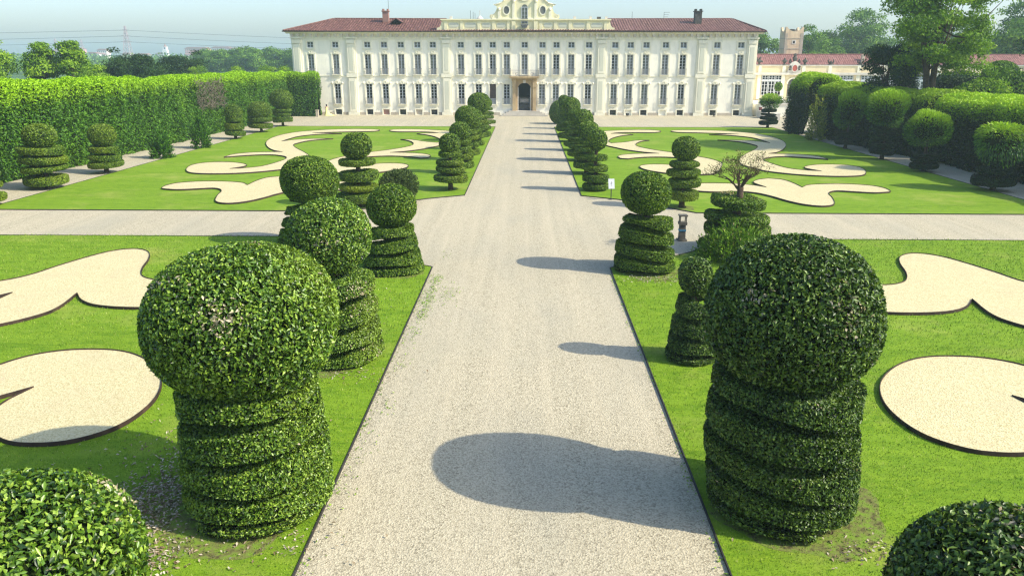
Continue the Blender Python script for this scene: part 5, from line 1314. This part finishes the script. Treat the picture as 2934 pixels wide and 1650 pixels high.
# ------------------------------------------------------------------ far town and power line
def town():
    def block(x, y, w, d, h, mat, label, nf=5, nw=8, roof=True):
        root = empty('apartment_block', (x, y, 0), label, 'building', 'buildings of the far town')
        b = MB(); b.box(-w / 2, w / 2, 0, d, 0, h); b.build('wall', mat, root)
        b = MB()
        for f in range(nf):
            for k in range(nw):
                cx = -w / 2 + w * (k + .5) / nw; z = h - 2.6 - f * 3.1
                if z > 0: b.box(cx - w / nw * .22, cx + w / nw * .22, -.08, -.001, z, z + 1.5)
        b.build('window_row', 'glass_mid', root)
        if roof:
            b = MB(); b.box(-w / 2 - .5, w / 2 + .5, -.6, d + .6, h, h + .5); b.prism([(-w / 2, h + .5), (w / 2, h + .5), (w / 2 - 3, h + 2.0), (-w / 2 + 3, h + 2.0)], 1.5, d - 1.5); b.build('roof', 'town_roof', root)
        return root
    block(-617, 1100, 20, 12, 18.5, 'pink_wall', 'pink far apartment block left of the large pylon')
    block(-596, 1130, 14, 12, 17, 'cream_wall', 'pale far block just right of the pink apartment block', nw=5)
    block(-442, 1080, 30, 14, 19, 'pink_wall', 'long pinkish far apartment block right of the church tower', nw=12)
    block(-424, 1120, 26, 14, 20, 'cream_wall', 'cream far apartment block beside the long pinkish one', nw=10)
    block(-392, 1090, 26, 14, 18.5, 'white_wall', 'white far apartment block next to the hazy grove', nw=10)
    block(-660, 1120, 18, 12, 15.5, 'cream_wall', 'low cream far house at the left behind the pointed trees', nw=6)
    block(-541, 1000, 16, 10, 12.0, 'white_wall', 'white far house at the foot of the large pylon', nw=5)
    rg = random.Random(6)
    for k, x in enumerate((-575, -520, -505, -488, -365, -350)):
        block(x, 1050 + rg.uniform(-20, 40), rg.uniform(12, 18), 10, rg.uniform(10, 12.5), ['white_wall', 'cream_wall'][k % 2],
              ['low far house between the pink block and the pylon', 'low far house right of the large pylon', 'second low far house right of the large pylon', 'low far house left of the church tower', 'low far house behind the left end of the grove', 'last low far house behind the grove'][k], nf=3, nw=4)
    root = empty('church_tower', (-474, 1060, 0), 'slim pale far church tower between the pylon and the long block', 'tower')
    b = MB(); b.box(-3, 3, -3, 3, 0, 17); b.box(-2.4, 2.4, -2.4, 2.4, 17, 21); b.build('wall', 'white_wall', root)
    b = MB(); b.lathe([(2.2, 0), (1.6, 1.2), (.4, 3.2), (.15, 5)], (0, 0, 21), 10); b.build('spire', 'town_roof', root)
    b = MB(); b.box(-1, 1, -3.06, -3.001, 11, 14); b.box(-.8, .8, -2.46, -2.401, 18, 20.3); b.build('opening', 'glass_dark', root)
    def pylon(x, y, h, w, label, r=.22):
        root = empty('pylon', (x, y, 0), label, 'pylon', 'lattice masts on the plain'); b = MB(); n = 9; lv = []
        for k in range(n + 1):
            t = k / n; s = w * (1 - t) ** 1.25 + .55; lv.append([(sx * s, sy * s, h * t) for sx, sy in ((-1, -1), (1, -1), (1, 1), (-1, 1))])
        for k in range(n):
            for c in range(4):
                d = (c + 1) % 4
                b.tube([lv[k][c], lv[k + 1][c]], r, 4); b.tube([lv[k][c], lv[k + 1][d]], r * .6, 4); b.tube([lv[k][d], lv[k + 1][c]], r * .6, 4)
        b.build('lattice', 'lattice', root)
        arms = MB()
        for z, l in ((h * .62, 4.6), (h * .76, 4.2), (h * .9, 3.4)):
            arms.tube([(-l, 0, z), (0, 0, z + .5), (l, 0, z)], [r * .5, r * .9, r * .5], 4); arms.tube([(-l, 0, z), (0, 0, z - .6), (l, 0, z)], [r * .4, r * .6, r * .4], 4)
        arms.build('cross_arm', 'lattice', root); return root
    PYL = (-346, 700)
    pylon(PYL[0], PYL[1], 34, 4.0, 'tall lattice pylon carrying the cables beyond the left hedge', .19)
    pylon(-560, 960, 29, 3.0, 'thin far mast, left one of the two beside the pink block', .16); pylon(-540, 980, 28.5, 3.0, 'thin far mast standing over the pink block', .16)
    # three cables seen on each side of the pylon
    for k, (z, zl, zr, nm) in enumerate(((30.6, 26.5, 22.0, 'uppermost'), (25.8, 20.5, 17.0, 'middle'), (21.0, 15.5, 13.0, 'lowest'))):
        pts = []; 
        for i in range(21): t = i / 20; pts.append((PYL[0] - 330 * (1 - t), PYL[1] + 40 * (1 - t), zl + (z - zl) * t ** 1.5))
        for i in range(1, 21): t = i / 20; pts.append((PYL[0] + 260 * t, PYL[1] + 30 * t, z + (zr - z) * (1 - (1 - t) ** 1.5)))
        b = MB(); b.tube(pts, .16, 5); o = b.build('power_cable', 'cable'); tag(o, nm + ' power cable hanging from the tall pylon across the sky', 'cable', 'power cables on the pylon')
town()

# ------------------------------------------------------------------ air, light, camera
t = bpy.data.materials.new('air'); t.use_nodes = True; nt = t.node_tree; nt.nodes.remove(nt.nodes['Principled BSDF'])
v = nt.nodes.new('ShaderNodeVolumePrincipled'); v.inputs['Color'].default_value = (.72, .93, 1, 1); v.inputs['Density'].default_value = .00042; v.inputs['Anisotropy'].default_value = .2
nt.links.new(v.outputs[0], nt.nodes['Material Output'].inputs['Volume']); M['air'] = t
b = MB(); b.box(-1500, 700, -60, 1800, -1.05, 36); tag(b.build('haze', 'air'), 'thin pale summer haze over the whole plain', 'haze', kind='stuff')

w = bpy.data.worlds.new('World'); SC.world = w; w.use_nodes = True; nt = w.node_tree; bg = nt.nodes['Background']
sky = nt.nodes.new('ShaderNodeTexSky'); sky.sky_type = 'NISHITA'; sky.sun_disc = False; sky.sun_elevation = radians(39.5); sky.sun_rotation = radians(105.7)
sky.air_density = 1.0; sky.dust_density = 2.0; sky.ozone_density = 1.5
tint = nt.nodes.new('ShaderNodeMix'); tint.data_type = 'RGBA'; tint.blend_type = 'MULTIPLY'; tint.inputs[0].default_value = 1; tint.inputs[7].default_value = (.92, 1.0, 1.11, 1)
nt.links.new(sky.outputs[0], tint.inputs[6]); nt.links.new(tint.outputs[2], bg.inputs['Color']); bg.inputs['Strength'].default_value = .148

ld = bpy.data.lights.new('sun', 'SUN'); ld.energy = 3.75; ld.angle = radians(.6); ld.color = (1, .92, .76)
so = bpy.data.objects.new('sun', ld); COL.objects.link(so); so.rotation_euler = (-SUN).to_track_quat('-Z', 'Y').to_euler(); so.location = SUN * 60

cd = bpy.data.cameras.new('camera'); cam = bpy.data.objects.new('camera', cd); COL.objects.link(cam); SC.camera = cam
cd.sensor_fit = 'HORIZONTAL'; cd.sensor_width = 36; cd.lens = 36 * 1960 / 2576; cd.clip_start = .1; cd.clip_end = 9000
pitch, yaw, roll = radians(16.4979), radians(1.02295), .0015
fw = Vector((-sin(yaw) * cos(pitch), cos(yaw) * cos(pitch), -sin(pitch))); r = Vector((cos(yaw), sin(yaw), 0)); u = r.cross(fw)
r2 = r * cos(roll) + u * sin(roll); u2 = u * cos(roll) - r * sin(roll)
cam.matrix_world = Matrix(((r2.x, u2.x, -fw.x, 0), (r2.y, u2.y, -fw.y, 0), (r2.z, u2.z, -fw.z, 9), (0, 0, 0, 1)))

SC.render.engine = 'CYCLES'
SC.cycles.use_denoising = True; SC.cycles.denoising_prefilter = 'NONE'; SC.cycles.use_adaptive_sampling = False; SC.cycles.pixel_filter_type = 'BLACKMAN_HARRIS'; SC.cycles.filter_width = 1.3; SC.cycles.sampling_pattern = 'BLUE_NOISE'
SC.cycles.max_bounces = 6; SC.cycles.diffuse_bounces = 3; SC.cycles.glossy_bounces = 2; SC.cycles.transmission_bounces = 3; SC.cycles.volume_bounces = 1; SC.cycles.transparent_max_bounces = 6
SC.cycles.caustics_reflective = False; SC.cycles.caustics_refractive = False
SC.view_settings.view_transform = 'Standard'; SC.view_settings.look = 'None'; SC.view_settings.exposure = .75; SC.view_settings.gamma = 1
